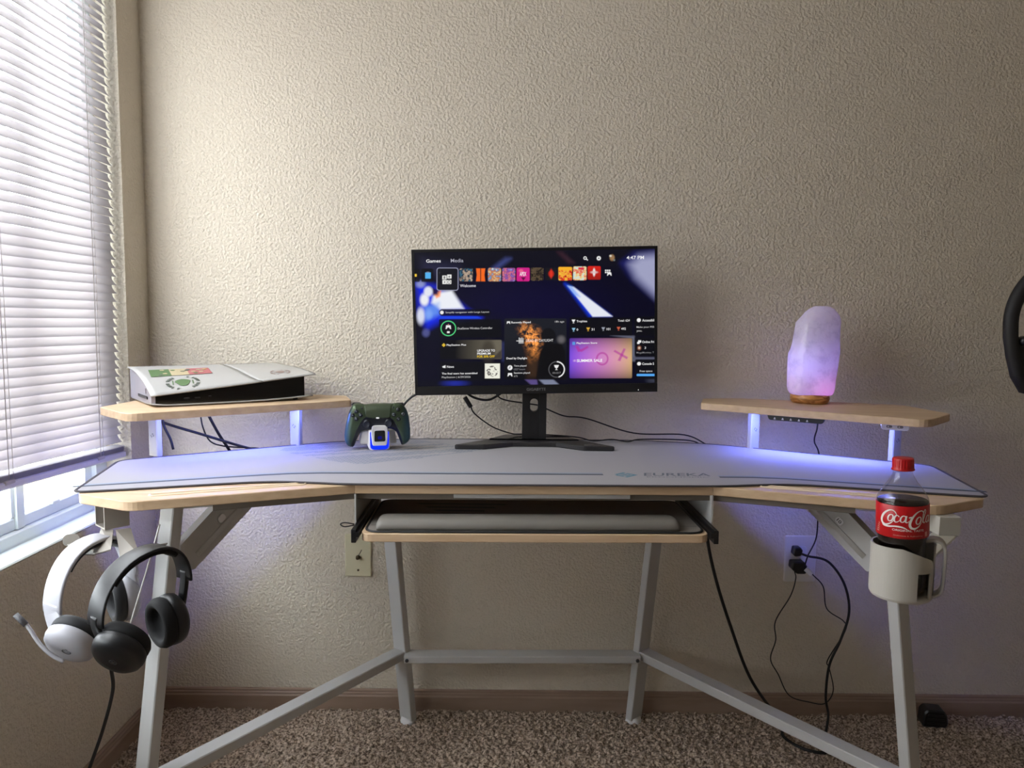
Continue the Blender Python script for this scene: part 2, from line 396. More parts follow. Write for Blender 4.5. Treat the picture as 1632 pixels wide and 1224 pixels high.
# ------------------------------------------------------------------ desk
DX, DR, ZT, TH = .034, .022, .787, .018
desk = empty('desk', (DX, 0, 0), DR, 'wing-shaped maple and white steel gaming desk against the back wall', 'desk')
def mir(poly, sgn): return [(sgn * x, y) for x, y in poly]
MB().prism([(-.353, -.597), (.353, -.597), (.353, -.05), (-.353, -.05)], ZT - TH, ZT, .0012).build('centre_panel', M['wood'], desk)
WING = [(.3535, -.597), (.722, -.742), (.842, -.684), (.925, -.372), (.5, -.095), (.3535, -.05)]
M['led'] = emit_mat('led_glow', (112, 126, 255), 120)
for sg in (-1, 1):
    p = round_poly(mir(WING, sg), [0, .022, .012, .03, .03, 0])
    wp = MB().prism(p, ZT - TH, ZT, .0015).build('wing_panel', M['wood'], desk)
    # device slot: two raised beads closed by rounded ends
    a = Vector((sg * .458, -.594, ZT)); c = Vector((sg * .700, -.690, ZT)); t = (c - a).normalized(); n_ = Vector((-t.y, t.x, 0)) * .008
    loop = [a + n_, c + n_] + [c + n_ * math.cos(R(q)) + t * .008 * math.sin(R(q)) for q in range(20, 180, 20)] + [c - n_, a - n_] + [a - n_ * math.cos(R(q)) - t * .008 * math.sin(R(q)) for q in range(20, 180, 20)]
    MB().sweep(loop, [(.0028 * math.cos(2 * math.pi * i / 8), .0022 * math.sin(2 * math.pi * i / 8)) for i in range(8)], closed=True).build('device_slot', M['slot'] if 'slot' in M else M['wood'], wp)
# legs: rectangular tube, wide face towards the outer front corner
def leg(p0, p1, wide, nm='leg'):
    return MB().bar(p0, p1, .045, .022, up=wide).build(nm, M['steel'], desk)
for sg in (-1, 1):
    nrm = (sg * .62, -.79, 0)
    f0 = (sg * .776, -.655, .012); f1 = (sg * .692, -.63, ZT - TH)
    r_0 = (sg * .312, -.062, .012); r_1 = (sg * .373, -.075, ZT - TH)
    for q0, q1 in ((f0, f1), (r_0, r_1)):
        lg = leg(q0, q1, nrm)
        MB(Matrix.Translation((q0[0], q0[1], 0))).lathe([(.020, -.004), (.023, .004), (.019, .016)], 10).build('foot', M['whitem'], lg)
    # side stretcher from front leg to rear leg
    k = (.198 - .012) / (ZT - TH - .012)
    a = Vector(f0).lerp(Vector(f1), k); c = Vector(r_0).lerp(Vector(r_1), k); a.z = c.z = .20
    d = (a - c).normalized(); a2 = a - d * .008; c2 = c + d * .012
    MB().bar(tuple(c2), tuple(a2), .04, .024).build('stretcher', M['steel'], desk)
    # sheet-steel diagonal brace under the wing
    Lp = Vector(f0).lerp(Vector(f1), .80); inward = Vector((-sg * .62, .79, 0))
    T0 = Vector(f1) + inward * .165
    A = Vector((T0.x, T0.y, ZT - TH)); side = Vector((sg * .79, .62, 0))
    e1, e3 = inward, Vector((0, 0, 1))
    def pt(u, v): return Vector(f1) + inward * u + e3 * v
    q = [(.135, 0), (.205, 0), (.205, -.018), (.197, -.034), (.040, -.152), (.012, -.152), (.012, -.098)]
    b = MB(); off = Vector((sg * .79, -.62, 0)) * -.004
    front = [tuple(pt(u, v) - side * .0) for u, v in q]; back = [tuple(pt(u, v) + Vector((sg * .79 * 1, .62 * 1, 0)) * .022) for u, v in q]
    nq = len(q)
    b.add(front + back, [tuple(range(nq)), tuple(range(2 * nq - 1, nq - 1, -1))] + [(i, nq + i, nq + (i + 1) % nq, (i + 1) % nq) for i in range(nq)])
    br = b.build('brace', M['steel'], desk)
    vis = Vector((-sg * .79, -.62, 0)).normalized()
    b = MB(); p0 = pt(.168, -.030) + vis * .0004; p1 = pt(.045, -.124) + vis * .0004
    b.sweep([tuple(p0), tuple(p1)], rrect(.012, .004, .002, 3), up=tuple(vis)); b.build('rib', M['steel'], br)
    # number sticker
    mid = pt(.098, -.062) + vis * .003
    Mx = frame(mid, vis, up=(0, 0, 1)) @ Matrix.Rotation(R(-40 * sg), 4, 'Z')
    b = MB(Mx); b.prism(rrect(.017, .014, .005), 0, .0006); lb = b.build('number_sticker', M['whitem'], br)
    if sg > 0:
        b = MB(Mx @ Matrix.Translation((0, 0, .0009))); text(b, '10', -.005, -.0035, .005, .0035, .01); b.build('lettering', M['blackm'], br)
# rear cross rail with bolts
xr = MB().bar((-.318, -.085, .198), (.318, -.085, .198), .044, .02).build('cross_rail', M['steel'], desk)
for x in (-.31, .31):
    MB(frame((x, -.107, .197), (0, -1, 0))).lathe([(.005, 0), (.005, .002), (.002, .003)], 10).build('bolt', M['greyp'], xr)
# steel under-frame
uf = MB().box(-.36, .36, -.53, -.49, ZT - TH - .014, ZT - TH, ch=.001).box(-.36, .36, -.13, -.09, ZT - TH - .03, ZT - TH, ch=.001)
uf.box(-.16, .19, -.59, -.55, ZT - TH - .010, ZT - TH, ch=.001)
uf.build('under_frame', M['steel'], desk)
MB().box(-.353, .353, -.586, -.574, ZT - TH - .013, ZT - TH, ch=.001).build('front_apron', M['apron'], desk)
for sg in (-1, 1):
    MB().bar((sg * .353, -.580, ZT - TH - .0065), (sg * .60, -.676, ZT - TH - .0065), .012, .013, ch=.001).build('wing_apron', M['apron'], desk)
for sg in (-1, 1):
    MB().bar((sg * .36, -.5, ZT - TH - .012), (sg * .70, -.62, ZT - TH - .012), .04, .022).build('wing_rail', M['steel'], desk)
    MB().bar((sg * .36, -.11, ZT - TH - .012), (sg * .82, -.36, ZT - TH - .012), .04, .022).build('wing_rail', M['steel'], desk)

# keyboard tray hung on slides
ZTR = .706
tb = MB().prism(round_poly([(-.333, -.655), (.333, -.655), (.333, -.40), (-.333, -.40)], [.022, .022, .01, .01]), ZTR - .016, ZTR, .0012).build('keyboard_tray', M['wood'], desk)
for sg in (-1, 1):
    MB().box(sg * .352 - .0015, sg * .352 + .0015, -.60, -.34, .682, ZT - TH, ch=.0004).build('slide_bracket', M['steel'], tb)
    b = MB().box(min(sg * .341, sg * .350), max(sg * .341, sg * .350), -.655, -.34, .688, .714, ch=.001)
    b.box(min(sg * .335, sg * .345), max(sg * .335, sg * .345), -.657, -.40, .700, .709)
    b.build('drawer_slide', M['blackp'], tb)
b = MB(); b.tube(spline([(-.352, -.61, .712), (-.37, -.615, .716), (-.378, -.615, .713), (-.37, -.615, .708), (-.352, -.61, .710)], 5), .0012, 6); b.build('release_loop', M['blackp'], tb)

# raised shelves on the wings
ZS = .907
SH = [(.437, -.186), (.848, -.478), (.962, -.366), (.940, -.195), (.560, -.068), (.470, -.085)]
posts = []
for sg in (-1, 1):
    sb = MB().prism(round_poly(mir(SH, sg), [.004, .03, .006, .02, .02, .01]), ZS - .0175, ZS, .0012).build('shelf', M['wood'], desk)
    dv = Vector((sg * .281, -.156, 0)).normalized(); nv = Vector((-sg * dv.y * sg, dv.x * sg, 0))
    for px, py in ((.861, -.322), (.580, -.164)):
        c = Vector((sg * px, py, 0))
        MB().bar((c.x, c.y, ZT + .003), (c.x, c.y, ZS - .0175), .030, .014, up=(sg * .46, -.89, 0)).build('post', M['steel'], sb)
        # post top plate
        b = MB(Matrix.Translation((c.x + dv.x * .03, c.y + dv.y * .03 + .0, ZS - .0175)) @ Matrix.Rotation(math.atan2(dv.y, dv.x), 4, 'Z'))
        b.box(-.05, .05, -.014, .014, -.010, 0, ch=.001); b.build('post_plate', M['steel'], sb)
        # printed mark on the post
        fn = Vector((sg * .46, -.89, 0)); b = MB(frame((c.x, c.y, .838), fn) @ Matrix.Translation((0, 0, .0077)) @ Matrix.Rotation(R(35 if py < -.2 else -35), 4, 'Z'))
        text(b, '12', -.005, -.0035, .005, .0035); b.build('printed_mark', M['blackm'], sb)
    # light strip on the underside, seen only by its glow
    m0 = Vector((sg * .553, -.200, 0)); m1 = Vector((sg * .828, -.379, 0))
    b = MB(); b.bar((m0.x, m0.y, ZS - .0188), (m1.x, m1.y, ZS - .0188), .014, .0016, ch=.0004); b.build('led_strip', M['led'], sb)

# ------------------------------------------------------------------ desk mat
dmat = empty('desk_mat', (DX, 0, ZT), DR, 'large pale grey desk mat with dark stitched edge covering the desk top', 'desk mat')
def mat_half(sg):
    return [(sg * x, y) for x, y in [(.30, -.603), (.375, -.602), (.43, -.592), (.50, -.583), (.56, -.592), (.66, -.622), (.75, -.652), (.852, -.681), (.915, -.383), (.49, -.115), (.30, -.062), (.10, -.060)]]
rp_ = mat_half(1); lp_ = mat_half(-1)
outline = lp_[::-1] + rp_            # back centre-left ... front left, front right ... back right
outline = [tuple(q) for q in outline]
rad = []
for x, y in outline:
    ax = abs(x); rad.append(.025 if ax > .9 else .022 if ax > .84 else .04)
outline_r = round_poly(outline, rad, 6)
mo = MB().prism(outline_r, .0002, .0030, 0).build('mat_sheet', M['mat'], dmat)
MB().sweep([(x, y, .0022) for x, y in outline_r], [(.0036 * math.cos(2 * math.pi * i / 8), .0021 * math.sin(2 * math.pi * i / 8)) for i in range(8)], closed=True).build('edge_stitching', M['mat_edge'], dmat)
ZM = .0031
def ribbon(pts, w_, z=ZM):
    b = MB(); P = [Vector((*p, z)) for p in pts]; L_, R_ = [], []
    for i, p in enumerate(P):
        t = (P[min(i + 1, len(P) - 1)] - P[max(i - 1, 0)]).normalized(); n_ = Vector((-t.y, t.x, 0)) * w_ / 2
        L_.append(tuple(p + n_)); R_.append(tuple(p - n_))
    n = len(P); b.add(L_ + R_, [(i, n + i, n + i + 1, i + 1) for i in range(n - 1)]); return b
lineL = [(-.875, -.640), (-.86, -.636), (-.552, -.526), (-.50, -.512), (-.44, -.504), (-.40, -.503), (.148, -.503)]
lineR = [(.388, -.522), (.46, -.523), (.52, -.533), (.838, -.633), (.872, -.643)]
for ln in (lineL, lineR):
    ribbon(ln, .0115).build('printed_line', M['mat_line'], dmat)
    ribbon([(x, y + .0125) for x, y in ln], .008).build('printed_line', M['mat_pale'], dmat)
# maker's mark beside the line: striped lozenge and lettering
b = MB()
def loz(t0, t1, s0, s1):      # stripe of the lozenge in its skewed axes
    cx_, cy_ = .194, -.505; e1 = Vector((.0135, .0125)); e2 = Vector((.0135, -.0125))
    q = [Vector((cx_, cy_)) + e1 * a + e2 * c for a, c in ((t0, s0), (t1, s0), (t1, s1), (t0, s1))]
    b.add([(p.x, p.y, ZM) for p in q], [(0, 3, 2, 1)])
loz(-1, .62, .62, 1); loz(-1, -.62, -.62, .45); loz(-.45, .5, .2, .5); loz(-.45, .45, -.2, .08); loz(.62, 1, -.45, 1); loz(-.62, 1, -1, -.62); loz(-.45, .5, -.5, -.3)
b.build('logo', M['mat_logo'], dmat)
b = MB(Matrix.Translation((0, 0, ZM))); text(b, 'EUREKA', .232, -.513, .372, -.484, .012, .006); text(b, 'ERGONOMIC', .236, -.527, .366, -.520, 0); b.build('lettering', M['mat_text'], dmat)
# big hatched lozenge emblem behind the controller
def hatch():
    b = MB(); c0 = Vector((-.36, -.225)); e1 = Vector((.245, .005)); e2 = Vector((.02, .182))
    n1, n2 = 62, 32
    for i in range(n1):
        for j in range(n2):
            u = (i + .5) / n1 * 2 - 1; v = (j + .5 + .5 * (i % 2)) / n2 * 2 - 1
            d = (abs(u) ** 1.15 + abs(v) ** 1.15)
            if d > 1: continue
            t = u * .5 - v * .9            # bands run along the lozenge
            k = abs(t)
            if .16 < k < .30 and abs(u * .6 + v * .55) < .62: continue
            if .52 < k < .62 and abs(u + v) < .55: continue
            if k < .05 and abs(u) < .75: continue
            p = c0 + e1 * u + e2 * v
            if p.y > -.070: continue
            a = R(38); dx, dy = math.cos(a) * .0046, math.sin(a) * .0046; wx, wy = -math.sin(a) * .0012, math.cos(a) * .0012
            b.add([(p.x - dx - wx, p.y - dy - wy, ZM), (p.x + dx - wx, p.y + dy - wy, ZM), (p.x + dx + wx, p.y + dy + wy, ZM), (p.x - dx + wx, p.y - dy + wy, ZM)], [(0, 1, 2, 3)])
    o = b.build('printed_hatch', M['mat_dots'], dmat); tag(o, kind='stuff')
hatch()

# ------------------------------------------------------------------ tray mat and wrist rest
tm = empty('tray_mat', (DX, 0, ZTR), DR, 'dark grey mat with stitched edge lying on the keyboard tray', 'desk mat')
tp = round_poly([(-.326, -.648), (.326, -.648), (.326, -.402), (-.326, -.402)], [.03, .03, .025, .025], 6)
MB().prism(tp, .0002, .003).build('mat_sheet', M['tray_mat'], tm)
MB().sweep([(x, y, .002) for x, y in tp], [(.003 * math.cos(2 * math.pi * i / 8), .002 * math.sin(2 * math.pi * i / 8)) for i in range(8)], closed=True).build('edge_stitching', M['blackm'], tm)
b = MB()
for k in range(5):
    y0 = -.43 - k * .028; b.add([(x, y, .0031) for x, y in [(-.25 + .02 * k, y0), (-.06 - .02 * k, y0 - .004), (-.05 - .025 * k, y0 - .016), (-.24 + .02 * k, y0 - .012)]], [(0, 3, 2, 1)])
b.build('logo', M['tray_print'], tm)
ribbon([(-.32, -.606), (-.28, -.606)], .002, .0031).build('printed_line', M['blackm'], tm); ribbon([(.28, -.606), (.32, -.606)], .002, .0031).build('printed_line', M['blackm'], tm)
wr = empty('wrist_rest', (DX, -.6, ZTR + .003), DR, 'long pale grey padded wrist rest on the keyboard tray', 'wrist rest')
prof = [(-.044, .0005), (-.046, .006), (-.042, .015), (-.032, .0195), (-.010, .021), (.016, .017), (.030, .010), (.034, .003), (.032, .0005)]
rings = []
for x, k in ((-.2925, .55), (-.290, .80), (-.286, .93), (-.278, 1), (.278, 1), (.286, .93), (.290, .80), (.2925, .55)):
    rings.append([(x, -.006 + (py + .006) * (.75 + .25 * k), pz * k) for py, pz in prof])
MB().loft(rings).build('pad', M['rest'], wr)

# ------------------------------------------------------------------ monitor
mon = empty('monitor', (.058, -.14, ZT + .003), 0, 'black widescreen monitor showing a game menu at the desk centre', 'monitor')
mb0 = Vector(mon.location)
MW, MH = .610, .363
PM = Matrix.Translation(Vector((.0565, -.168, 1.1065)) - mb0) @ Matrix.Rotation(-.026, 4, 'Y')       # panel frame: x right, z up, y away
b = MB(PM)
fy = 0.0
b.M = PM @ Matrix(((1, 0, 0, 0), (0, 0, 1, 0), (0, 1, 0, 0), (0, 0, 0, 1)))    # local (x, z, depth)
b.prism(rrect(MW, MH, .004), .0012, .018, .001); b.prism(rrect(MW * .62, MH * .6, .03), .018, .046, .006)
b.build('housing', M['blackp'], mon)
SX0, SX1, SZ0, SZ1 = -MW / 2 + .007, MW / 2 - .007, -MH / 2 + .0225, MH / 2 - .007
def frame_box(x0, x1, z0, z1): b.prism([(x0, z0), (x1, z0), (x1, z1), (x0, z1)], 0, .0014)
frame_box(-MW / 2, MW / 2, SZ1, MH / 2); frame_box(-MW / 2, SX0, SZ0, SZ1); frame_box(SX1, MW / 2, SZ0, SZ1)
b = MB(PM @ Matrix(((1, 0, 0, 0), (0, 0, 1, 0), (0, 1, 0, 0), (0, 0, 0, 1))))
frame_box(-MW / 2, MW / 2, SZ1, MH / 2); frame_box(-MW / 2, SX0, SZ0, SZ1); frame_box(SX1, MW / 2, SZ0, SZ1)
b.build('bezel', M['blackp'], mon)
b = MB(PM @ Matrix(((1, 0, 0, 0), (0, 0, 1, 0), (0, 1, 0, 0), (0, 0, 0, 1)))); b.prism([(-MW / 2, -MH / 2), (MW / 2, -MH / 2), (MW / 2, SZ0 - .0008), (-MW / 2, SZ0 - .0008)], -.0012, .0014, .0005)
chin = b.build('chin', M['blackp'], mon)
FACE = PM @ Matrix(((1, 0, 0, 0), (0, 0, -1, 0), (0, 1, 0, 0), (0, 0, 0, 1)))   # local (x, z, towards viewer)
b = MB(FACE @ Matrix.Translation((0, 0, .0014))); text(b, 'GIGABYTE', -.024, -MH / 2 + .0075, .024, -MH / 2 + .0145, .012); b.build('lettering', M['greytxt'], chin)
b = MB(FACE @ Matrix.Translation((.257, -MH / 2 + .0055, .0013))); b.lathe([(.0011, 0), (.0011, .0006)], 10); b.build('power_light', emit_mat('status_white', (255, 255, 255), 1.4), chin)

# --- what the screen shows, measured on a 1632 x 1010 layout grid
src = np.array([(60, 72), (1583, 42), (1583, 950), (87, 970)], float); dst = np.array([(-MW / 2, MH / 2), (MW / 2, MH / 2), (MW / 2, -MH / 2), (-MW / 2, -MH / 2)])
def homography(a, c):
    A = []
    for (x, y), (u, v) in zip(a, c):
        A.append([x, y, 1, 0, 0, 0, -u * x, -u * y, -u]); A.append([0, 0, 0, x, y, 1, -v * x, -v * y, -v])
    return np.linalg.svd(np.array(A))[2][-1].reshape(3, 3)
Hm = homography(src, dst); Hi = np.linalg.inv(Hm)
def ui(x, y):
    q = Hm @ np.array([x, y, 1.0]); return q[0] / q[2], q[1] / q[2]
def paint():
    nx, ny = 600, 336
    X, Z = np.meshgrid(np.linspace(SX0, SX1, nx), np.linspace(SZ0, SZ1, ny))
    q = np.stack([X, Z, np.ones_like(X)], -1) @ Hi.T; px, py = q[..., 0] / q[..., 2], q[..., 1] / q[..., 2]
    C = np.zeros((ny, nx, 3)); L3 = lambda c: np.array(lin(c))
    def sst(e0, e1, v): t = np.clip((v - e0) / (e1 - e0), 0, 1); return t * t * (3 - 2 * t)
    def poly(P):
        d = np.full(px.shape, 1e9); ins = np.zeros(px.shape, bool); n = len(P)
        for i in range(n):
            (ax, ay), (bx, by) = P[i], P[(i + 1) % n]; ex, ey = bx - ax, by - ay
            t = np.clip(((px - ax) * ex + (py - ay) * ey) / (ex * ex + ey * ey), 0, 1)
            d = np.minimum(d, np.hypot(px - ax - t * ex, py - ay - t * ey))
            c = ((ay > py) != (by > py)); ins ^= c & (px < (bx - ax) * (py - ay) / ((by - ay) if by != ay else 1e-9) + ax)
        return np.where(ins, -d, d)
    def rect(x0, y0, x1, y1, r=8):
        cx_, cy_ = (x0 + x1) / 2, (y0 + y1) / 2; qx = np.abs(px - cx_) - (x1 - x0) / 2 + r; qy = np.abs(py - cy_) - (y1 - y0) / 2 + r
        return np.hypot(np.maximum(qx, 0), np.maximum(qy, 0)) + np.minimum(np.maximum(qx, qy), 0) - r
    def ell(cx_, cy_, rx, ry): return (np.hypot((px - cx_) / rx, (py - cy_) / ry) - 1) * min(rx, ry)
    def put(d, c, blur=2, a=1.0):
        k = (1 - sst(-blur, blur, d)) * a
        c = L3(c) if isinstance(c, tuple) else c
        C[:] = C * (1 - k[..., None]) + c * k[..., None]
    def noise(scale, seed):
        g = np.random.default_rng(seed); w_, h_ = int(1700 / scale) + 3, int(1100 / scale) + 3; G = g.random((h_, w_, 3))
        fx, fy_ = np.clip(px / scale, 0, w_ - 2), np.clip(py / scale, 0, h_ - 2); ix, iy = fx.astype(int), fy_.astype(int); tx, ty = (fx - ix)[..., None], (fy_ - iy)[..., None]
        return G[iy, ix] * (1 - tx) * (1 - ty) + G[iy, ix + 1] * tx * (1 - ty) + G[iy + 1, ix] * (1 - tx) * ty + G[iy + 1, ix + 1] * tx * ty
    C[:] = L3((4, 3, 26)); put(rect(60, 20, 1600, 190), (12, 11, 24), 70); put(rect(60, 880, 1600, 990), (5, 5, 22), 30)
    put(ell(800, 400, 420, 130), (8, 4, 44), 90)
    put(poly([(540, 200), (600, 180), (670, 125), (640, 125)]), (72, 82, 150), 26, .8)
    put(poly([(130, 130), (350, 170), (330, 240), (120, 220)]), (40, 40, 70), 50, .7)
    put(poly([(960, 85), (990, 85), (1065, 150), (1030, 150)]), (62, 34, 46), 20, .8)
    put(poly([(90, 270), (230, 300), (400, 440), (490, 490), (230, 520), (160, 560), (110, 470)]), (18, 40, 225), 34)
    put(poly([(200, 340), (310, 322), (382, 436), (238, 442), (185, 400)]), (235, 238, 245), 15)
    put(poly([(140, 420), (230, 400), (235, 470), (150, 510)]), (110, 160, 240), 24, .7)
    put(poly([(196, 338), (244, 320), (238, 360), (215, 372)]), (255, 140, 40), 9, .85); put(poly([(170, 300), (232, 318), (222, 350), (196, 352)]), (30, 14, 70), 12)
    put(ell(165, 330, 26, 30), (225, 228, 240), 10); put(ell(142, 380, 26, 36), (235, 236, 242), 12); put(ell(118, 285, 26, 20), (150, 158, 200), 14, .8)
    put(ell(120, 480, 23, 48), (214, 218, 236), 12); put(ell(168, 470, 22, 28), (130, 170, 245), 14, .7); put(ell(152, 585, 22, 24), (80, 84, 140), 12, .9)
    put(poly([(230, 482), (470, 484), (492, 497), (230, 498)]), (24, 66, 220), 6)
    put(poly([(1008, 280), (1090, 330), (1290, 480), (1160, 480)]), (10, 60, 235), 22)
    put(poly([(1024, 292), (1062, 300), (1303, 482), (1180, 484)]), (226, 230, 240), 6); put(poly([(1024, 292), (1050, 298), (1100, 360), (1070, 350)]), (70, 150, 250), 14, .8)
    put(poly([(1360, 150), (1440, 90), (1600, 70), (1600, 400), (1430, 250)]), (30, 32, 110), 40); put(poly([(1410, 160), (1470, 110), (1600, 95), (1600, 380), (1450, 240)]), (158, 160, 192), 44)
    put(poly([(600, 640), (640, 640), (640, 760), (620, 760)]), (40, 46, 90), 14, .8); put(poly([(1290, 598), (1440, 604), (1445, 760), (1425, 760), (1425, 620)]), (104, 106, 124), 10, .9)
    put(poly([(1425, 735), (1600, 735), (1600, 750), (1425, 750)]), (84, 86, 104), 6)
    put(poly([(760, 872), (835, 872), (840, 906), (800, 906)]), (86, 72, 128), 7); put(poly([(845, 872), (935, 872), (975, 908), (885, 908)]), (120, 126, 150), 7); put(ell(330, 895, 60, 18), (26, 40, 150), 18)
    put(ell(1560, 860, 40, 40), (70, 74, 92), 30, .6)
    D = (9, 9, 15)
    for r_ in ((232, 438, 548, 480, 20), (232, 500, 614, 612), (238, 764, 612, 880), (1037, 488, 1426, 600), (1440, 482, 1640, 604), (1442, 610, 1640, 730), (1446, 750, 1640, 872), (70, 190, 114, 270), (122, 188, 196, 270)):
        put(rect(*r_), D, 3, .95)
    # panels with pictures, plain stand-ins
    k = rect(238, 628, 617, 746); g = np.clip((px - 330) / 260, 0, 1)[..., None]; put(k, L3(D) * (1 - g) + L3((104, 98, 84)) * g, 3); put(ell(535, 700, 40, 70), (52, 46, 40), 16, .7)
    put(poly([(600, 700), (617, 690), (617, 745), (560, 745)]), (34, 24, 30), 8, .7)
    k = rect(634, 495, 1018, 872); put(k, L3((26, 28, 36)) * (1 - np.clip((py - 600) / 260, 0, 1)[..., None] * .8), 3)
    fire = noise(16, 5)[..., :1] * .6 + noise(7, 6)[..., :1] * .5
    msk = (1 - sst(-55, 30, poly([(720, 560), (760, 525), (840, 560), (870, 620), (850, 720), (800, 760), (760, 640)]))) * (k < 0)
    C[:] = C + msk[..., None] * np.clip(fire - .28, 0, 1) ** 1.3 * L3((255, 158, 70)) * 3.2
    put(poly([(770, 690), (850, 680), (840, 860), (780, 860)]), (70, 46, 26), 30, .6)
    put(np.maximum(ell(905, 605, 46, 50), k), (14, 14, 18), 6); put(np.maximum(poly([(880, 650), (985, 650), (1010, 700), (1018, 872), (830, 872), (850, 720)]), k), (8, 7, 10), 8)
    put(ell(985, 625, 22, 22), (120, 116, 118), 14, .6)
    k = rect(1037, 617, 1425, 866)
    gx = np.clip((px - 1037) / 388, 0, 1)[..., None]; gy = np.clip((py - 617) / 249, 0, 1)[..., None]
    st = L3((110, 70, 205)) * (1 - gx) ** 2 + L3((214, 116, 196)) * 2 * gx * (1 - gx) + L3((196, 160, 112)) * gx ** 2
    st = st * (.28 + .9 * np.sin(np.pi * np.clip(gy * .92 + .04, 0, 1))); put(k, st, 3)
    pk = (176, 44, 150)
    put(np.maximum(np.abs(ell(1240, 745, 34, 36)) - 5, k), pk, 4, .7)
    for P in ([(1310, 700), (1318, 690), (1400, 735), (1393, 748)], [(1372, 680), (1386, 684), (1352, 760), (1336, 755)], [(1072, 668), (1090, 664), (1112, 700), (1090, 702)], [(1100, 690), (1150, 664), (1154, 676), (1112, 702)]): put(poly(P), pk, 4, .7)
    # row of game tiles: plain colour mosaics
    tiles = [((357, 187, 438, 266), [(60, 120, 150), (20, 26, 40), (190, 170, 150), (110, 70, 60)]), ((532, 183, 612, 266), [(210, 190, 150), (200, 110, 40), (70, 140, 190), (240, 220, 200)]),
             ((620, 183, 700, 266), [(150, 150, 210), (120, 60, 150), (220, 120, 130), (60, 60, 120)]), ((797, 180, 875, 262), [(20, 18, 18), (96, 80, 60), (16, 14, 14), (60, 46, 40)]),
             ((967, 176, 1051, 260), [(225, 60, 40), (240, 190, 60), (220, 40, 34), (60, 24, 30)]), ((1058, 172, 1141, 258), [(190, 220, 235), (235, 215, 150), (220, 60, 50), (240, 236, 210)])]
    for t_i, (r_, cs) in enumerate(tiles):
        n_ = noise(13, 40 + t_i)[..., 0] * .75 + noise(6, 60 + t_i)[..., 1] * .4 - .05; n_ = np.clip((n_ - .2) / .75, 0, .999) * (len(cs) - 1); i_ = n_.astype(int); t = (n_ - i_)[..., None]; cs_ = np.array([lin(c) for c in cs])
        put(rect(*r_, 9), cs_[i_] * (1 - t) + cs_[np.minimum(i_ + 1, len(cs) - 1)] * t, 2)
    put(rect(967, 176, 1051, 196, 6), (244, 176, 40), 3); put(rect(1090, 178, 1126, 192, 2), (214, 40, 70), 3)
    put(rect(708, 181, 789, 265, 9), (206, 30, 132), 2); put(ell(735, 200, 14, 10), (240, 120, 140), 4, .6); put(poly([(735, 240), (765, 240), (750, 262)]), (90, 10, 60), 3)
    put(rect(885, 180, 960, 258, 9), (20, 20, 26), 2); put(ell(922, 218, 17, 20), (180, 34, 24), 5); put(ell(922, 218, 8, 26), (214, 50, 34), 4)
    put(rect(1148, 170, 1229, 254, 9), L3((214, 36, 26)) * (1 - .55 * np.clip((py - 170) / 84, 0, 1)[..., None]), 2); put(ell(1188, 208, 8, 24), (236, 226, 224), 3); put(ell(1188, 208, 22, 8), (220, 190, 188), 4, .8)
    put(poly([(458, 186), (484, 186), (484, 266), (458, 266), (463, 226)]), (240, 104, 30), 2); put(poly([(489, 186), (515, 186), (510, 226), (515, 266), (489, 266)]), (240, 104, 30), 2)
    put(rect(146, 212, 180, 250, 3), (84, 176, 236), 2); put(rect(154, 208, 172, 214, 2), (120, 130, 160), 2); put(rect(80, 222, 94, 238, 2), (240, 200, 60), 2)
    # selected tile
    put(rect(216, 182, 350, 324, 16), (158, 160, 186), 2); put(rect(220, 186, 346, 320, 13), (18, 18, 26), 2)
    for x, y, r_ in ((264, 243, 0), (294, 237, 1), (265, 271, 0), (293, 271, 0)): put(rect(x - 13, y - 12, x + 13, y + 12, 2), (240, 240, 236), 2)
    put(rect(258, 235, 270, 251, 1), (60, 60, 60), 2, .8); put(ell(294, 238, 6, 6), (90, 90, 90), 2, .8); put(rect(261, 266, 270, 277, 1), (90, 90, 90), 2, .8); put(np.abs(ell(293, 271, 8, 8)) - 1.5, (50, 50, 50), 1.5)
    # small pictograms
    W = (236, 236, 236)
    put(np.abs(ell(1132, 120, 8, 8)) - 2.5, W, 2); put(poly([(1137, 127), (1141, 123), (1151, 132), (1147, 136)]), W, 2)
    put(ell(1217, 121, 13, 13), W, 3); put(ell(1217, 121, 4.5, 4.5), D, 2); put(ell(1300, 117, 15, 19), (150, 116, 80), 6); put(ell(1290, 106, 7, 6), (220, 214, 200), 4); put(ell(1313, 132, 6, 6), (110, 120, 120), 2)
    for i in range(3):
        for j in range(2): put(rect(1256 + i * 12, 192 + j * 12, 1265 + i * 12, 201 + j * 12, 2), W, 1.5)
    pad = lambda x, y, s_: [(x - s_, y + s_ * .8), (x - s_ * .8, y - s_ * .6), (x + s_ * .8, y - s_ * .6), (x + s_, y + s_ * .8), (x + s_ * .6, y + s_ * .7), (x + s_ * .3, y + s_ * .2), (x - s_ * .3, y + s_ * .2), (x - s_ * .6, y + s_ * .7)]
    for x, y, s_ in ((1283, 218, 14), (659, 520, 11), (669, 842, 15), (289, 548, 17)): put(poly(pad(x, y, s_)), W, 2)
    put(np.abs(ell(289, 557, 45, 45)) - 2.6, (90, 225, 140), 2); put(ell(289, 533, 3, 3), (220, 120, 120), 2); put(rect(281, 575, 297, 586, 2), W, 2)
    put(ell(249, 459, 11, 11), W, 2); put(ell(669, 800, 15, 15), W, 2); put(poly([(667, 790), (671, 790), (671, 803), (661, 806), (661, 802), (667, 800)]), D, 1.5); put(ell(1467, 505, 12, 12), W, 2); put(ell(1469, 776, 12, 11), W, 2)
    put(rect(1463, 630, 1482, 645, 3), W, 2); put(rect(1457, 640, 1472, 653, 3), W, 2); put(ell(1470, 678, 13, 15), (120, 70, 50), 3); put(ell(1470, 678, 7, 7), (210, 190, 170), 3)
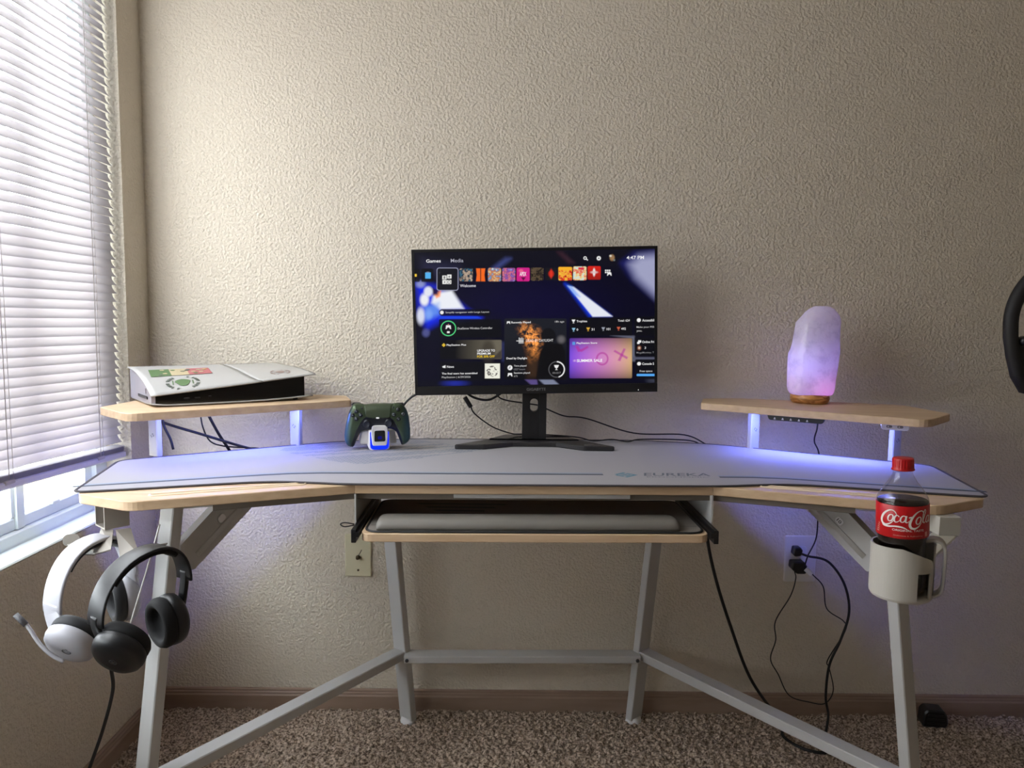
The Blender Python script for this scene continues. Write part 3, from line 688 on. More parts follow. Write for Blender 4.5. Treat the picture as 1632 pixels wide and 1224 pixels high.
    put(poly([(252, 792), (272, 784), (272, 802), (256, 799)]), W, 2)
    for dx_, dy_ in ((0, -6), (0, 6), (-6, 0), (6, 0)): put(rect(261 + dx_ - 4, 660 + dy_ - 4, 261 + dx_ + 4, 660 + dy_ + 4, 2), (246, 208, 60), 2)
    put(rect(1054, 640, 1072, 659, 2), (90, 150, 220), 2)
    def cup(x, y, s_, c): put(poly([(x - s_, y - s_), (x + s_, y - s_), (x + s_ * .6, y), (x + s_ * .15, y + s_ * .3), (x + s_ * .15, y + s_ * .7), (x + s_ * .55, y + s_), (x - s_ * .55, y + s_), (x - s_ * .15, y + s_ * .7), (x - s_ * .15, y + s_ * .3), (x - s_ * .6, y)]), c, 2)
    cup(1061, 513, 11, W); cup(1062, 565, 11, (140, 190, 220)); cup(1152, 562, 11, (214, 166, 60)); cup(1246, 560, 11, (150, 156, 166)); cup(1341, 558, 11, (196, 92, 66)); cup(956, 799, 15, W)
    put(np.abs(ell(957, 811, 48, 48)) - 2.2, (96, 96, 100), 2)
    ring = np.abs(ell(957, 811, 48, 48)) - 3.4; ang = np.degrees(np.arctan2(px - 957, -(py - 811))); put(np.where((ang > 0) & (ang < 165), ring, 9), (240, 240, 240), 2)
    put(rect(514, 774, 607, 866, 1), (236, 236, 222), 2); nn = noise(9, 90)[..., 0] * .6 + noise(5, 91)[..., 1] * .5; put(np.where(ell(560, 822, 36, 34) < 0, (.58 - nn) * 60, 9), (70, 60, 62), 5, .9)
    for i in range(4): put(rect(723 + i * 8, 614 + (i % 2) * 3, 727 + i * 8, 650, 1), (230, 230, 230), 1.5)
    put(poly([(708, 632), (752, 634), (752, 637), (708, 636)]), (230, 230, 230), 2)
    put(rect(1454, 839, 1640, 853, 6), (84, 166, 240), 2)
    v = np.stack([X, Z, np.full_like(X, .0)], -1).reshape(-1, 3); idx = np.arange(nx * ny).reshape(ny, nx)
    f = np.stack([idx[:-1, :-1], idx[:-1, 1:], idx[1:, 1:], idx[1:, :-1]], -1).reshape(-1, 4)
    Mf = np.array(FACE @ Matrix.Translation((0, 0, -.0004))); v = v @ Mf[:3, :3].T + Mf[:3, 3]
    me = bpy.data.meshes.new('screen'); me.from_pydata(v, [], f)
    at = me.color_attributes.new('picture', 'FLOAT_COLOR', 'POINT'); at.data.foreach_set('color', np.concatenate([C.reshape(-1, 3), np.ones((nx * ny, 1))], 1).astype(np.float32).ravel())
    m = bpy.data.materials.new('lit_screen'); m.use_nodes = True; N, L, bs = nodes(m)
    a = N.new('ShaderNodeAttribute'); a.attribute_name = 'picture'; bs.inputs['Base Color'].default_value = (.004, .004, .005, 1); bs.inputs['Roughness'].default_value = .5; bs.inputs['Specular IOR Level'].default_value = .15
    L.new(a.outputs['Color'], bs.inputs['Emission Color']); bs.inputs['Emission Strength'].default_value = 1.0
    me.materials.append(m); o = bpy.data.objects.new('screen', me); link(o, mon); return tag(o, 'lit screen with a dark blue game menu')
screen = paint()
def ui_text(s, x0, y0, x1, y1, c=(236, 236, 236), bold=.012):
    """letters in the layout box x0..x1, y0 (top)..y1 (bottom)"""
    a = ui(x0, y1); c1 = ui(x1, y0); b = MB(FACE @ Matrix.Translation((0, 0, .0001)))
    text(b, s, a[0], a[1], c1[0], c1[1], bold * .6); k = 'ui%d_%d_%d' % c
    if k not in M: M[k] = emit_mat('screen_text', c, 1.0)
    b.build('screen_text', M[k], screen)
G = (168, 168, 180)
for a in (('Games', 152, 130, 241, 152, (250, 250, 250), .02), ('Media', 303, 126, 380, 150, G), ('Welcome', 360, 283, 457, 303, (225, 225, 232)), ('4:47 PM', 1390, 104, 1498, 128, (235, 235, 240)),
          ('Simplify navigation with Large Layout', 271, 449, 540, 467, (205, 205, 205), .006), ('DualSense Wireless Controller', 346, 547, 560, 564, (205, 205, 205), .006),
          ('PlayStation Plus', 279, 652, 398, 669, (235, 235, 235), .02), ('UPGRADE TO', 467, 686, 576, 702, (240, 240, 240), .03), ('PREMIUM', 467, 705, 549, 720, (240, 240, 240), .03), ('FOR 50% OFF', 467, 723, 574, 738, (236, 196, 40), .03),
          ('News', 281, 786, 324, 801, (235, 235, 235), .02), ('The final team has assembled', 250, 827, 468, 842, (235, 235, 235), .02), ('PlayStation | 6/29/2026', 250, 850, 426, 868, (190, 190, 190), .008),
          ('Recently Played', 677, 512, 796, 530, (235, 235, 235), .02), ('18h ago', 946, 508, 1003, 524, (190, 190, 190), .01), ('DEAD BY DAYLIGHT', 768, 622, 936, 641, (225, 225, 225), .0), ('Dead by Daylight', 647, 734, 775, 752, (240, 240, 240), .02),
          ('Time played', 693, 782, 770, 797, (215, 215, 215), .01), ('1327 hours', 693, 803, 762, 816, (130, 130, 134), .005), ('Sessions played', 693, 825, 792, 841, (215, 215, 215), .01), ('675', 693, 846, 716, 858, (150, 150, 150), .005),
          ('Trophies', 1080, 505, 1145, 523, (235, 235, 235), .02), ('Total: 624', 1336, 500, 1410, 515, (225, 225, 225), .015), ('0', 1080, 557, 1090, 571, (230, 230, 230), .015), ('31', 1172, 555, 1190, 570, (230, 230, 230), .015), ('101', 1266, 553, 1289, 568, (230, 230, 230), .015), ('492', 1357, 551, 1386, 566, (230, 230, 230), .015),
          ('PlayStation Store', 1080, 640, 1208, 657, (240, 240, 240), .02), ('SUMMER SALE', 1083, 746, 1240, 766, (250, 250, 250), .03), ('101/217', 932, 826, 982, 838, (150, 150, 150), .005),
          ('Accessibil', 1488, 497, 1562, 514, (230, 230, 230), .02), ('Make your PS5', 1453, 541, 1562, 557, (200, 200, 200), .006), ('you.', 1453, 568, 1488, 581, (200, 200, 200), .006), ('Online Fri', 1488, 632, 1562, 648, (235, 235, 235), .02), ('3', 1502, 670, 1512, 684, (220, 220, 220), .01), ('MegaMonkey, T', 1453, 700, 1562, 716, (130, 130, 134), .005),
          ('Console S', 1488, 768, 1562, 784, (235, 235, 235), .02), ('Free space', 1473, 815, 1552, 831, (215, 215, 215), .008), ('APEX', 727, 207, 768, 233, (250, 230, 240), .03), ('101', 1060, 750, 1078, 764, (235, 200, 235), .01)):
    ui_text(*a)

# stand: base plate with two splayed feet, column with cable hole
b = MB(); zb = 0
base = round_poly([(-.075, .07), (.075, .07), (.11, .02), (.198, -.085), (.120, -.085), (.055, -.035), (-.055, -.035), (-.125, -.080), (-.200, -.080), (-.11, .02)], .006, 2)
b.prism(base, 0, .012, .002); b.build('stand_base', M['standb'], mon)
b = MB(); b.prism([(-.115, -.004), (.115, -.004), (.075, .066), (-.075, .066)], .012, .0155, .001); b.build('base_cover', M['blackg'], mon)
for x in (-.132, .135):
    b = MB(Matrix.Translation((x, -.068, .0121))); b.lathe([(.012, 0), (.012, .0006)], 20); b.build('base_badge', M['standbadge'], mon)
hole = [(-.0009 + .0102 * math.cos(R(a)), (.109 if 0 <= a <= 180 else .095) + .0102 * math.sin(R(a))) for a in range(0, 360, 15)]
outer = []
for x, z in hole:
    dx_, dz_ = x, z - .102; k = min(.0308 / abs(dx_) if abs(dx_) > 1e-6 else 99, (.035 / abs(dz_)) if abs(dz_) > 1e-6 else 99); outer.append((dx_ * k, .102 + dz_ * k))
def column(y0, y1):
    b = MB(); n = len(hole)
    # frame around the hole, plus solid column below and above
    v = [(x, y0, z) for x, z in hole] + [(x, y0, z) for x, z in outer] + [(x, y1, z) for x, z in hole] + [(x, y1, z) for x, z in outer]
    f = []
    for i in range(n):
        j = (i + 1) % n
        f += [(i, j, n + j, n + i), (2 * n + j, 2 * n + i, 3 * n + i, 3 * n + j), (j, i, 2 * n + i, 2 * n + j), (n + i, n + j, 3 * n + j, 3 * n + i)]
    b.add(v, f); b.box(-.0308, .0308, y0, y1, .0155, .067); b.box(-.0308, .0308, y0, y1, .137, .33); return b
column(.0, .022).build('stand_column', M['blackp'], mon)
for sg in (-1, 1):
    MB().box(min(sg * .0128, sg * .0308), max(sg * .0128, sg * .0308), -.004, .0, .0155, .30, ch=.001).build('column_rail', M['blackp'], mon)

# ------------------------------------------------------------------ game console on the left shelf
def console():
    root = empty('game_console', (-.804, -.39, ZS), math.atan2(.528, .849), 'white and black game console with stickers lying flat on the left shelf', 'game console')
    Lc, Wc = .352, .205
    def Tz(u, w_):
        hf = .027 + .036 * (u / .358); s_ = 1 - (1 - min(1, max(0, w_ / .216))) ** 1.9; return hf + (.080 - hf) * s_
    def umin(w_): return -.026 * (w_ / .2) ** 1.2
    def seam(w_): return .245 - .05 * (w_ / .2) ** .6
    def umax(w_): return .372 - .05 * (w_ / .2) ** 1.5
    def plate(f0, f1, top, th, name, m, nu=16, nw=14):
        vs_, fs = [], []
        for layer in (0, 1):
            for j in range(nw + 1):
                w_ = -.004 + (Wc + .004) * j / nw
                for i in range(nu + 1):
                    u = f0(w_) + (f1(w_) - f0(w_)) * i / nu; z = top(u, w_) - layer * th; vs_.append((u, w_, z))
        n = (nu + 1) * (nw + 1)
        for j in range(nw):
            for i in range(nu):
                a = j * (nu + 1) + i; fs += [(a, a + 1, a + nu + 2, a + nu + 1), (n + a, n + a + nu + 1, n + a + nu + 2, n + a + 1)]
        for i in range(nu):
            a = i; fs.append((a, n + a, n + a + 1, a + 1)); a = nw * (nu + 1) + i; fs.append((a, a + 1, n + a + 1, n + a))
        for j in range(nw):
            a = j * (nu + 1); fs.append((a, a + nu + 1, n + a + nu + 1, n + a)); a = j * (nu + 1) + nu; fs.append((a, n + a, n + a + nu + 1, a + nu + 1))
        b = MB(); b.add(vs_, fs, True); return b.build(name, m, root)
    w0 = lambda w_: max(0, w_)
    plate(lambda w_: umin(w0(w_)), lambda w_: seam(w0(w_)) - .0007, lambda u, w_: Tz(u, w_), .003, 'cover_panel', M['ps_white'])
    plate(lambda w_: seam(w0(w_)) + .0007, lambda w_: umax(w0(w_)), lambda u, w_: Tz(u, w_) + .0006, .003, 'cover_panel', M['ps_gloss'])
    Bz = lambda u, w_: .0055 + .006 * max(0, (u - .18) / .17) ** 2 + .004 * max(0, 1 - u / .03) * max(0, 1 - w_ / .06)
    plate(lambda w_: umin(w0(w_)) * .8 + .002, lambda w_: .3645 - .04 * (w0(w_) / .2) ** 1.5, Bz, .003, 'base_cover', M['ps_white'])
    # dark core between the covers
    def core(u0, u1, y0, y1, name, m, inset_=.0):
        nu, nw = 12, 8; top_, bot = [], []
        vs_, fs = [], []
        for layer in (0, 1):
            for j in range(nw + 1):
                w_ = y0 + (y1 - y0) * j / nw
                for i in range(nu + 1):
                    u = u0(w_) + (u1(w_) - u0(w_)) * i / nu; vs_.append((u, w_, (Tz(u, w_) - .0032) if layer == 0 else Bz(u, w_) + .0002))
        n = (nu + 1) * (nw + 1)
        for j in range(nw):
            for i in range(nu):
                a = j * (nu + 1) + i; fs += [(a, a + 1, a + nu + 2, a + nu + 1), (n + a, n + a + nu + 1, n + a + nu + 2, n + a + 1)]
        for i in range(nu): fs.append((i, n + i, n + i + 1, i + 1)); a = nw * (nu + 1) + i; fs.append((a, a + 1, n + a + 1, n + a))
        for j in range(nw): a = j * (nu + 1); fs.append((a, a + nu + 1, n + a + nu + 1, n + a)); a += nu; fs.append((a, n + a, n + a + nu + 1, a + nu + 1))
        b = MB(); b.add(vs_, fs); return b.build(name, m, root)
    core(lambda w_: .010, lambda w_: .345, .002, Wc - .004, 'body', M['blackg'])
    core(lambda w_: umin(w_) * .9 + .0015, lambda w_: .0098, .0008, Wc - .006, 'end_panel', M['ps_grey'])
    for u in (.075, .098):
        MB(Matrix.Translation((u, .0018, .018))).box(-.006, .006, -.0006, .0, -.0015, .0015).build('port', M['blackm'], root)
    MB(Matrix.Translation((.125, .0018, .0205))).box(-.003, .003, -.0006, 0, -.0012, .0012).build('button', M['greyp'], root)
    b = MB(frame((-.0075, .075, .019), (-1, -.12, 0))); b.box(-.042, .042, -.0035, .0035, 0, .0016, ch=.0006); b.build('disc_slot', M['greyp'], root)
    b = MB(frame((-.004, .040, .034), (-1, -.12, 0))); b.box(-.0012, .0012, -.006, .006, 0, .0024); b.build('eject_button', M['ps_grey'], root)
    for u in (.12, .33):
        for w_ in (.03, .17): MB(Matrix.Translation((u, w_, 0))).lathe([(.006, 0), (.006, .0042)], 10).build('foot', M['blackm'], root)
    # stickers follow the curved cover
    def onto(b_, du=0):
        o_ = [(x, y, Tz(x, y) + .0011 + z) for x, y, z in b_.v]; b_.v = o_; return b_
    st = MB()
    st2 = {}
    def patch(name, m, pts, z=0):
        b_ = MB(); b_.prism(pts, z, z + .0002); return onto(b_).build(name, m, root)
    fl = lambda a, c: (.012 + a * .135, .088 + c * .055)
    for (a0, a1), m in (((0, .33), 'st_green'), ((.33, .62), 'st_tan'), ((.62, 1), 'st_red')):
        for k in range(4):
            patch('flag_sticker', M[m], [fl(a0 + (a1 - a0) * k / 4, 0), fl(a0 + (a1 - a0) * (k + 1) / 4, 0), fl(a0 + (a1 - a0) * (k + 1) / 4, 1), fl(a0 + (a1 - a0) * k / 4, 1)])
    rs_ = random.Random(5)
    for k in range(14):
        a, c = rs_.uniform(.05, .95), rs_.uniform(.15, .85); x, y = fl(a, c); patch('flag_print', M[rs_.choice(['st_dark', 'st_tan', 'st_yellow', 'st_green'])], [(x + .006 * math.cos(t), y + .005 * math.sin(t)) for t in (0, 1.2, 2.5, 3.7, 5)], .0003)
    def emblem(cu_, cw, r_, inner, ringm, n=30, gap=((65, 100), (250, 285))):
        for k in range(n):
            a = 360 / n * k
            if any(g0 < a < g1 for g0, g1 in gap): continue
            if k % 5 == 4: continue
            a0, a1 = R(a), R(a + 360 / n * .7)
            patch('round_sticker', M[ringm], [(cu_ + q * math.cos(t), cw + q * math.sin(t)) for q, t in ((r_, a0), (r_, a1), (r_ * .8, a1), (r_ * .8, a0))])
        patch('round_sticker', M[inner], [(cu_ + r_ * .42 * math.cos(R(t)) * (1 + .2 * math.sin(R(3 * t))), cw + r_ * .5 * math.sin(R(t))) for t in range(0, 360, 24)])
        for t0 in (150, 330):
            patch('round_sticker', M['st_green'] if inner == 'st_green' else M[inner], [(cu_ + r_ * q * math.cos(R(t)), cw + r_ * q * math.sin(R(t))) for q, t in ((.68, t0), (.68, t0 + 50), (.6, t0 + 50), (.6, t0))])
    emblem(.074, .043, .037, 'st_green', 'st_dark'); emblem(.300, .052, .025, 'st_brown', 'st_brown')
for n_, c_, r_ in (('ps_white', (168, 167, 166), .42), ('ps_gloss', (174, 173, 172), .2), ('ps_grey', (150, 147, 156), .5), ('st_green', (84, 112, 72), .5), ('st_tan', (182, 168, 136), .5), ('st_red', (170, 98, 102), .5), ('st_yellow', (190, 166, 96), .5), ('st_dark', (84, 92, 84), .5), ('st_brown', (136, 116, 110), .5)):
    M[n_] = mat(n_, c_, r_)
console()

# ------------------------------------------------------------------ charging dock and controller
dk = empty('charging_dock', (-.321, -.243, ZT + .003), R(16), 'white controller charging dock with a blue light ring on the desk mat', 'charging dock')
FD = Matrix(((1, 0, 0, 0), (0, 0, -1, 0), (0, 1, 0, 0), (0, 0, 0, 1)))     # local (x, z, towards viewer)
b = MB(FD)
ol = round_poly([(-.0265, 0), (.0265, 0), (.0245, .050), (-.0245, .050)], [.011, .011, .004, .004], 5)
b.prism(ol, -.058, .0, .002)
b.build('body', M['white'], dk)
b = MB(FD); b.prism(round_poly([(-.046, .012), (.046, .012), (.040, .046), (-.040, .046)], .006, 3), -.056, -.024, .002); b.build('cradle', M['white'], dk)
b = MB(FD); b.prism(round_poly([(-.0222, .0022), (.0222, .0022), (.0225, .045), (-.0225, .045)], [.010, .010, .002, .002], 5), -.0005, .0016, .0004); b.build('light_ring', emit_mat('dock_blue', (16, 44, 255), 1.6), dk)
b = MB(FD); b.prism(round_poly([(-.0172, .012), (.0172, .012), (.0205, .040), (.0185, .062), (-.0185, .062), (-.0205, .040)], [.005, .005, .01, .008, .008, .01], 5), 0, .0075, .0015); fp = b.build('front_plate', M['white'], dk)
b = MB(FD); b.prism(round_poly([(-.0135, .0225), (.0135, .0225), (.0125, .0495), (-.0125, .0495)], .004, 4), .0074, .0082, .0003); b.build('display_window', M['blackg'], dk)
b = MB(FD @ Matrix.Translation((0, .032, .0083))); b.prism(rrect(.010, .008, .003), 0, .0002); b.build('display_glow', emit_mat('display_blue', (24, 20, 110), 1.0), dk)

def controller():
    root = empty('game_controller', (-.3275, -.232, .797), R(3), 'dark green and black game controller resting on the charging dock', 'game controller')
    K = .0001468
    O = [(340, 190), (370, 165), (420, 152), (500, 155), (560, 166), (775, 146), (1000, 150), (1050, 141), (1110, 144), (1160, 160), (1210, 205), (1250, 270), (1275, 350), (1296, 500), (1304, 610), (1302, 720), (1275, 790), (1210, 838), (1160, 848), (1138, 815), (1095, 700), (1062, 625), (1000, 590), (940, 580), (770, 588), (620, 600), (540, 612), (490, 640), (450, 690), (405, 790), (370, 875), (320, 882), (262, 858), (225, 800), (212, 720), (218, 620), (240, 480), (275, 350), (300, 270)]
    cvt = lambda P: np.array([((x - 760) * K, (880 - y) * K) for x, y in P])
    O = cvt([tuple(q[:2]) for q in spline([(x, y, 0) for x, y in O + O[:1]], 3)])
    TP = cvt([(552, 160), (1003, 148), (985, 365), (960, 376), (780, 392), (610, 376), (585, 360)])
    BK = cvt([(585, 366), (610, 380), (780, 394), (960, 380), (985, 366), (1035, 410), (1090, 500), (1150, 670), (1200, 842), (1160, 860), (1095, 700), (1062, 600), (760, 560), (500, 600), (450, 690), (370, 890), (312, 890), (370, 740), (430, 590), (500, 460), (545, 400)])
    st = .0007; xs, zs = np.arange(-.083, .083, st), np.arange(-.002, .112, st); X, Z = np.meshgrid(xs, zs)
    def sd(P, X, Z):
        d = np.full(X.shape, 1e9); ins = np.zeros(X.shape, bool); n = len(P)
        for i in range(n):
            (ax, ay), (bx, by) = P[i], P[(i + 1) % n]; ex, ey = bx - ax, by - ay; l2 = ex * ex + ey * ey
            if l2 < 1e-14: continue
            t = np.clip(((X - ax) * ex + (Z - ay) * ey) / l2, 0, 1); d = np.minimum(d, np.hypot(X - ax - t * ex, Z - ay - t * ey))
            if by != ay: c = ((ay > Z) != (by > Z)); ins ^= c & (X < (bx - ax) * (Z - ay) / (by - ay) + ax)
        return np.where(ins, d, -d)
    d = sd(O, X, Z); inside = d > 0
    h = np.sqrt(np.clip(1 - (1 - np.clip(d / .019, 0, 1)) ** 2, 0, 1))
    fc = inside[:-1, :-1] & inside[1:, :-1] & inside[:-1, 1:] & inside[1:, 1:]
    cnt = np.zeros(X.shape, int)
    for dy in (0, 1):
        for dx in (0, 1): cnt[dy:dy + fc.shape[0], dx:dx + fc.shape[1]] += fc
    edge = (cnt > 0) & (cnt < 4); h = np.where(edge, 0, h)
    xc, zc = (X[:-1, :-1] + X[1:, 1:]) / 2, (Z[:-1, :-1] + Z[1:, 1:]) / 2
    tpm = sd(TP, xc, zc) > 0; bkm = (sd(BK, xc, zc) > 0) & ~tpm
    lift = np.where(sd(TP, X, Z) > .0006, .0012, 0) + np.where(sd(BK, X, Z) > .0006, -.0016, 0)
    front = -h * .017 - lift * (h > .3); back = h * (.020 + .012 * np.clip((.06 - Z) / .06, 0, 1) * (np.abs(X) > .03))
    idx = np.arange(X.size).reshape(X.shape)
    q = np.stack([idx[:-1, :-1], idx[:-1, 1:], idx[1:, 1:], idx[1:, :-1]], -1)
    def make(name, m, fm, bm_):
        fs = q[fc & fm]; used = [np.stack([X, front, Z], -1).reshape(-1, 3)]; F = fs
        V = used[0]
        if bm_: V = np.concatenate([V, np.stack([X, back, Z], -1).reshape(-1, 3)]); F = np.concatenate([fs, q[fc][:, ::-1] + X.size])
        u, inv = np.unique(F, return_inverse=True); me = bpy.data.meshes.new(name); me.from_pydata(V[u], [], inv.reshape(-1, 4)); me.polygons.foreach_set('use_smooth', [True] * len(F)); me.materials.append(m)
        o = bpy.data.objects.new(name, me); link(o, root); return o
    make('shell', M['ctl_green'], ~tpm & ~bkm, True); make('touchpad', M['ctl_pad'], tpm, False); make('inner_panel', M['ctl_black'], bkm, False)
    at = lambda cx_, cy_: ((cx_ - 760) * K, (880 - cy_) * K)
    def hz(x, z): 
        i = int((x + .083) / st); j = int((z + .002) / st); return float(front[j, i])
    for cx_, cy_ in ((432, 275), (432, 402), (370, 340), (500, 338)):
        x, z = at(cx_, cy_); b = MB(frame((x, hz(x, z) + .001, z), (0, -1, 0))); b.lathe([(.0052, 0), (.0052, .0022), (.0044, .003)], 14); o = b.build('direction_button', M['ctl_black'], root)
        b = MB(frame((x, hz(x, z) - .0022, z), (0, -1, 0))); b.lathe([(.0017, 0), (.0017, .0003)], 8); b.build('arrow', M['ctl_mark'], o)
    for k, (cx_, cy_) in enumerate(((1115, 240), (1043, 325), (1197, 318), (1120, 402))):
        x, z = at(cx_, cy_); y = hz(x, z); b = MB(frame((x, y + .001, z), (0, -1, 0))); b.lathe([(.0052, 0), (.0052, .0022), (.0044, .003)], 14); o = b.build('action_button', M['ctl_black'], root)
        Mf = frame((x, y - .0022, z), (0, -1, 0)); r_ = .0027; b = MB(Mf)
        if k == 0: P = [(0, r_), (-r_ * .9, -r_ * .6), (r_ * .9, -r_ * .6)]
        elif k == 1: P = [(-r_ * .8, -r_ * .8), (r_ * .8, -r_ * .8), (r_ * .8, r_ * .8), (-r_ * .8, r_ * .8)]
        else: P = [(r_ * math.cos(R(t)), r_ * math.sin(R(t))) for t in range(0, 360, 30)]
        if k == 3: b.bar((-r_ * .8, -r_ * .8, 0), (r_ * .8, r_ * .8, 0), .0008, .0004); b.bar((-r_ * .8, r_ * .8, 0), (r_ * .8, -r_ * .8, 0), .0008, .0004)
        else: b.sweep([(x_, y_, 0) for x_, y_ in P], [(.0005, 0), (0, .0004), (-.0005, 0), (0, -.0004)], closed=True)
        b.build('symbol', M['ctl_mark'], o)
    for cx_, cy_ in ((607, 480), (962, 465)):
        x, z = at(cx_, cy_); b = MB(frame((x, hz(x, z) + .001, z), (0, -1, .0))); b.lathe([(.0105, 0), (.0105, .0015), (.0075, .003)], 20); o = b.build('stick_base', M['ctl_black'], root)
        b = MB(frame((x, hz(x, z) + .001, z), (0, -1, 0))); b.lathe([(.004, 0), (.004, .009), (.0082, .0115), (.0088, .0135), (.0080, .0150), (.0066, .0145), (0.0005, .0138)], 22); b.build('thumbstick', M['ctl_stick'], o)
    for cx_, cy_ in ((520, 225), (1033, 212)):
        x, z = at(cx_, cy_); b = MB(frame((x, hz(x, z) + .0006, z), (0, -1, 0))); b.lathe([(.0018, 0), (.0018, .0015)], 10, 1, 2); b.build('menu_button', M['ctl_black'], root)
    x, z = at(778, 381); b = MB(FD @ Matrix.Translation((x, z, -hz(x, z) + .0002))); b.prism(rrect(.0075, .0032, .0014), 0, .0006); b.build('light_bar', emit_mat('ctl_light', (235, 235, 235), 1.0), root)
    for sg in (-1, 1):
        b = MB(Matrix.Translation((sg * .0525, .008, .1030))); b.box(-.0105, .0105, -.007, .012, -.004, .0042, ch=.003); b.build('trigger', M['ctl_black'], root)
M['ctl_green'] = mat('chameleon_green', (70, 92, 74), .28, .55)
N_, L_, B_ = nodes(M['ctl_green']); tc_ = N_.new('ShaderNodeTexCoord'); sp_ = N_.new('ShaderNodeSeparateXYZ'); ab_ = N_.new('ShaderNodeMath'); ab_.operation = 'ABSOLUTE'; cr_ = N_.new('ShaderNodeValToRGB')
L_.new(tc_.outputs['Object'], sp_.inputs[0]); L_.new(sp_.outputs[0], ab_.inputs[0]); L_.new(ab_.outputs[0], cr_.inputs[0]); L_.new(cr_.outputs[0], B_.inputs['Base Color'])
cr_.color_ramp.elements[0].position = .058; cr_.color_ramp.elements[0].color = (*lin((66, 80, 60)), 1); cr_.color_ramp.elements[1].position = .080; cr_.color_ramp.elements[1].color = (*lin((50, 86, 104)), 1)
M['ctl_pad'] = mat('ctl_touchpad', (64, 74, 56), .4, .4); M['ctl_black'] = mat('ctl_black', (14, 18, 28), .35); M['ctl_stick'] = mat('ctl_stick', (20, 26, 40), .5); M['ctl_mark'] = mat('ctl_mark', (104, 116, 122), .5)
controller()

# ------------------------------------------------------------------ salt lamp on the right shelf
def salt_lamp():
    root = empty('salt_lamp', (.7575, -.150, ZS), 0, 'tall white salt crystal lamp glowing violet and pink on right shelf', 'lamp')
    K = .000233
    pf = [(1043, 262, 660), (1032, 240, 686), (1005, 222, 700), (960, 214, 711), (880, 212, 714), (800, 211, 720), (720, 211, 730), (640, 211, 741), (600, 218, 744), (550, 240, 746), (480, 252, 742), (400, 263, 740), (320, 268, 736), (262, 276, 733), (220, 310, 730), (180, 345, 714), (150, 368, 692), (118, 405, 668), (95, 445, 630), (84, 475, 590)]
    rs_ = random.Random(11); n = 28; ph = [rs_.uniform(0, 6.28) for _ in range(12)]
    rings = []
    for k, (y, l_, r_) in enumerate(pf):
        cx_ = ((l_ + r_) / 2 - 455) * K; hw = (r_ - l_) / 2 * K; z = (1135 - y) * K; ring = []
        for i in range(n):
            t = 2 * math.pi * i / n
            wob = 1 + .03 * math.sin(3 * t + ph[0] + z * 30) + .022 * math.sin(5 * t + ph[1] - z * 55) + .015 * math.sin(9 * t + ph[2] + z * 90)
            sq = 1 / max(abs(math.cos(t)), abs(math.sin(t))) ** .28
            f_ = (wob * sq - 1) * (1 - abs(math.cos(t)) ** 6) + 1
            ring.append((cx_ + hw * math.cos(t) * f_ if abs(math.cos(t)) < .999 else cx_ + hw * math.cos(t), hw * .82 * math.sin(t) * wob * sq, z))
        rings.append(ring)
    b = MB(); b.loft(rings); cry = b.build('crystal', M['salt'], root)
    b = MB(); b.lathe([(.040, 0), (.0455, .005), (.0475, .012), (.047, .018), (.0445, .0225), (.036, .024)], 40); b.build('wooden_base', M['lampwood'], root)
    for nm, p, c, e in (('lamp_light', (.016, -.012, .038), (1, .20, .85), .044), ('lamp_light', (-.010, .0, .095), (.26, .24, 1), .145)):
        ld = bpy.data.lights.new(nm, 'POINT'); ld.energy = e; ld.color = c; ld.shadow_soft_size = .012
        lo = bpy.data.objects.new(nm, ld); link(lo, root); lo.location = p
def b_salt(N, L):
    tc = N.new('ShaderNodeTexCoord'); nz = N.new('ShaderNodeTexNoise'); nz.inputs['Scale'].default_value = 38; nz.inputs['Detail'].default_value = 6; L.new(tc.outputs['Object'], nz.inputs['Vector'])
    bp = N.new('ShaderNodeBump'); bp.inputs['Strength'].default_value = .6; bp.inputs['Distance'].default_value = .006; L.new(nz.outputs['Fac'], bp.inputs['Height'])
    d = shader(N, 'ShaderNodeBsdfDiffuse', (.82, .80, .82)); t = shader(N, 'ShaderNodeBsdfTranslucent', (.9, .88, .92)); L.new(bp.outputs[0], d.inputs['Normal'])
    n2 = N.new('ShaderNodeTexNoise'); n2.inputs['Scale'].default_value = 22; n2.inputs['Detail'].default_value = 8; n2.inputs['Roughness'].default_value = .7; L.new(tc.outputs['Object'], n2.inputs['Vector'])
    rp = N.new('ShaderNodeValToRGB'); rp.color_ramp.elements[0].position = .33; rp.color_ramp.elements[0].color = (.64, .62, .66, 1); rp.color_ramp.elements[1].position = .52; rp.color_ramp.elements[1].color = (.84, .82, .84, 1); L.new(n2.outputs['Fac'], rp.inputs[0])
    L.new(rp.outputs[0], d.inputs['Color']); L.new(rp.outputs[0], t.inputs['Color'])
    m = N.new('ShaderNodeMixShader'); m.inputs[0].default_value = .45; L.new(d.outputs[0], m.inputs[1]); L.new(t.outputs[0], m.inputs[2])
    g = shader(N, 'ShaderNodeBsdfGlossy', (1, 1, 1), .35); L.new(bp.outputs[0], g.inputs['Normal']); m2 = N.new('ShaderNodeMixShader'); m2.inputs[0].default_value = .05; L.new(m.outputs[0], m2.inputs[1]); L.new(g.outputs[0], m2.inputs[2]); return m2.outputs[0]
M['salt'] = mix_mat('salt_crystal', b_salt)
M['lampwood'] = mat('oiled_wood', (196, 140, 82), .4); add_color_noise(M['lampwood'], (150, 98, 50), (208, 152, 92), 26, 2, scale3=(1, 1, 4), p=(.42, .6), distort=1.5)
salt_lamp()

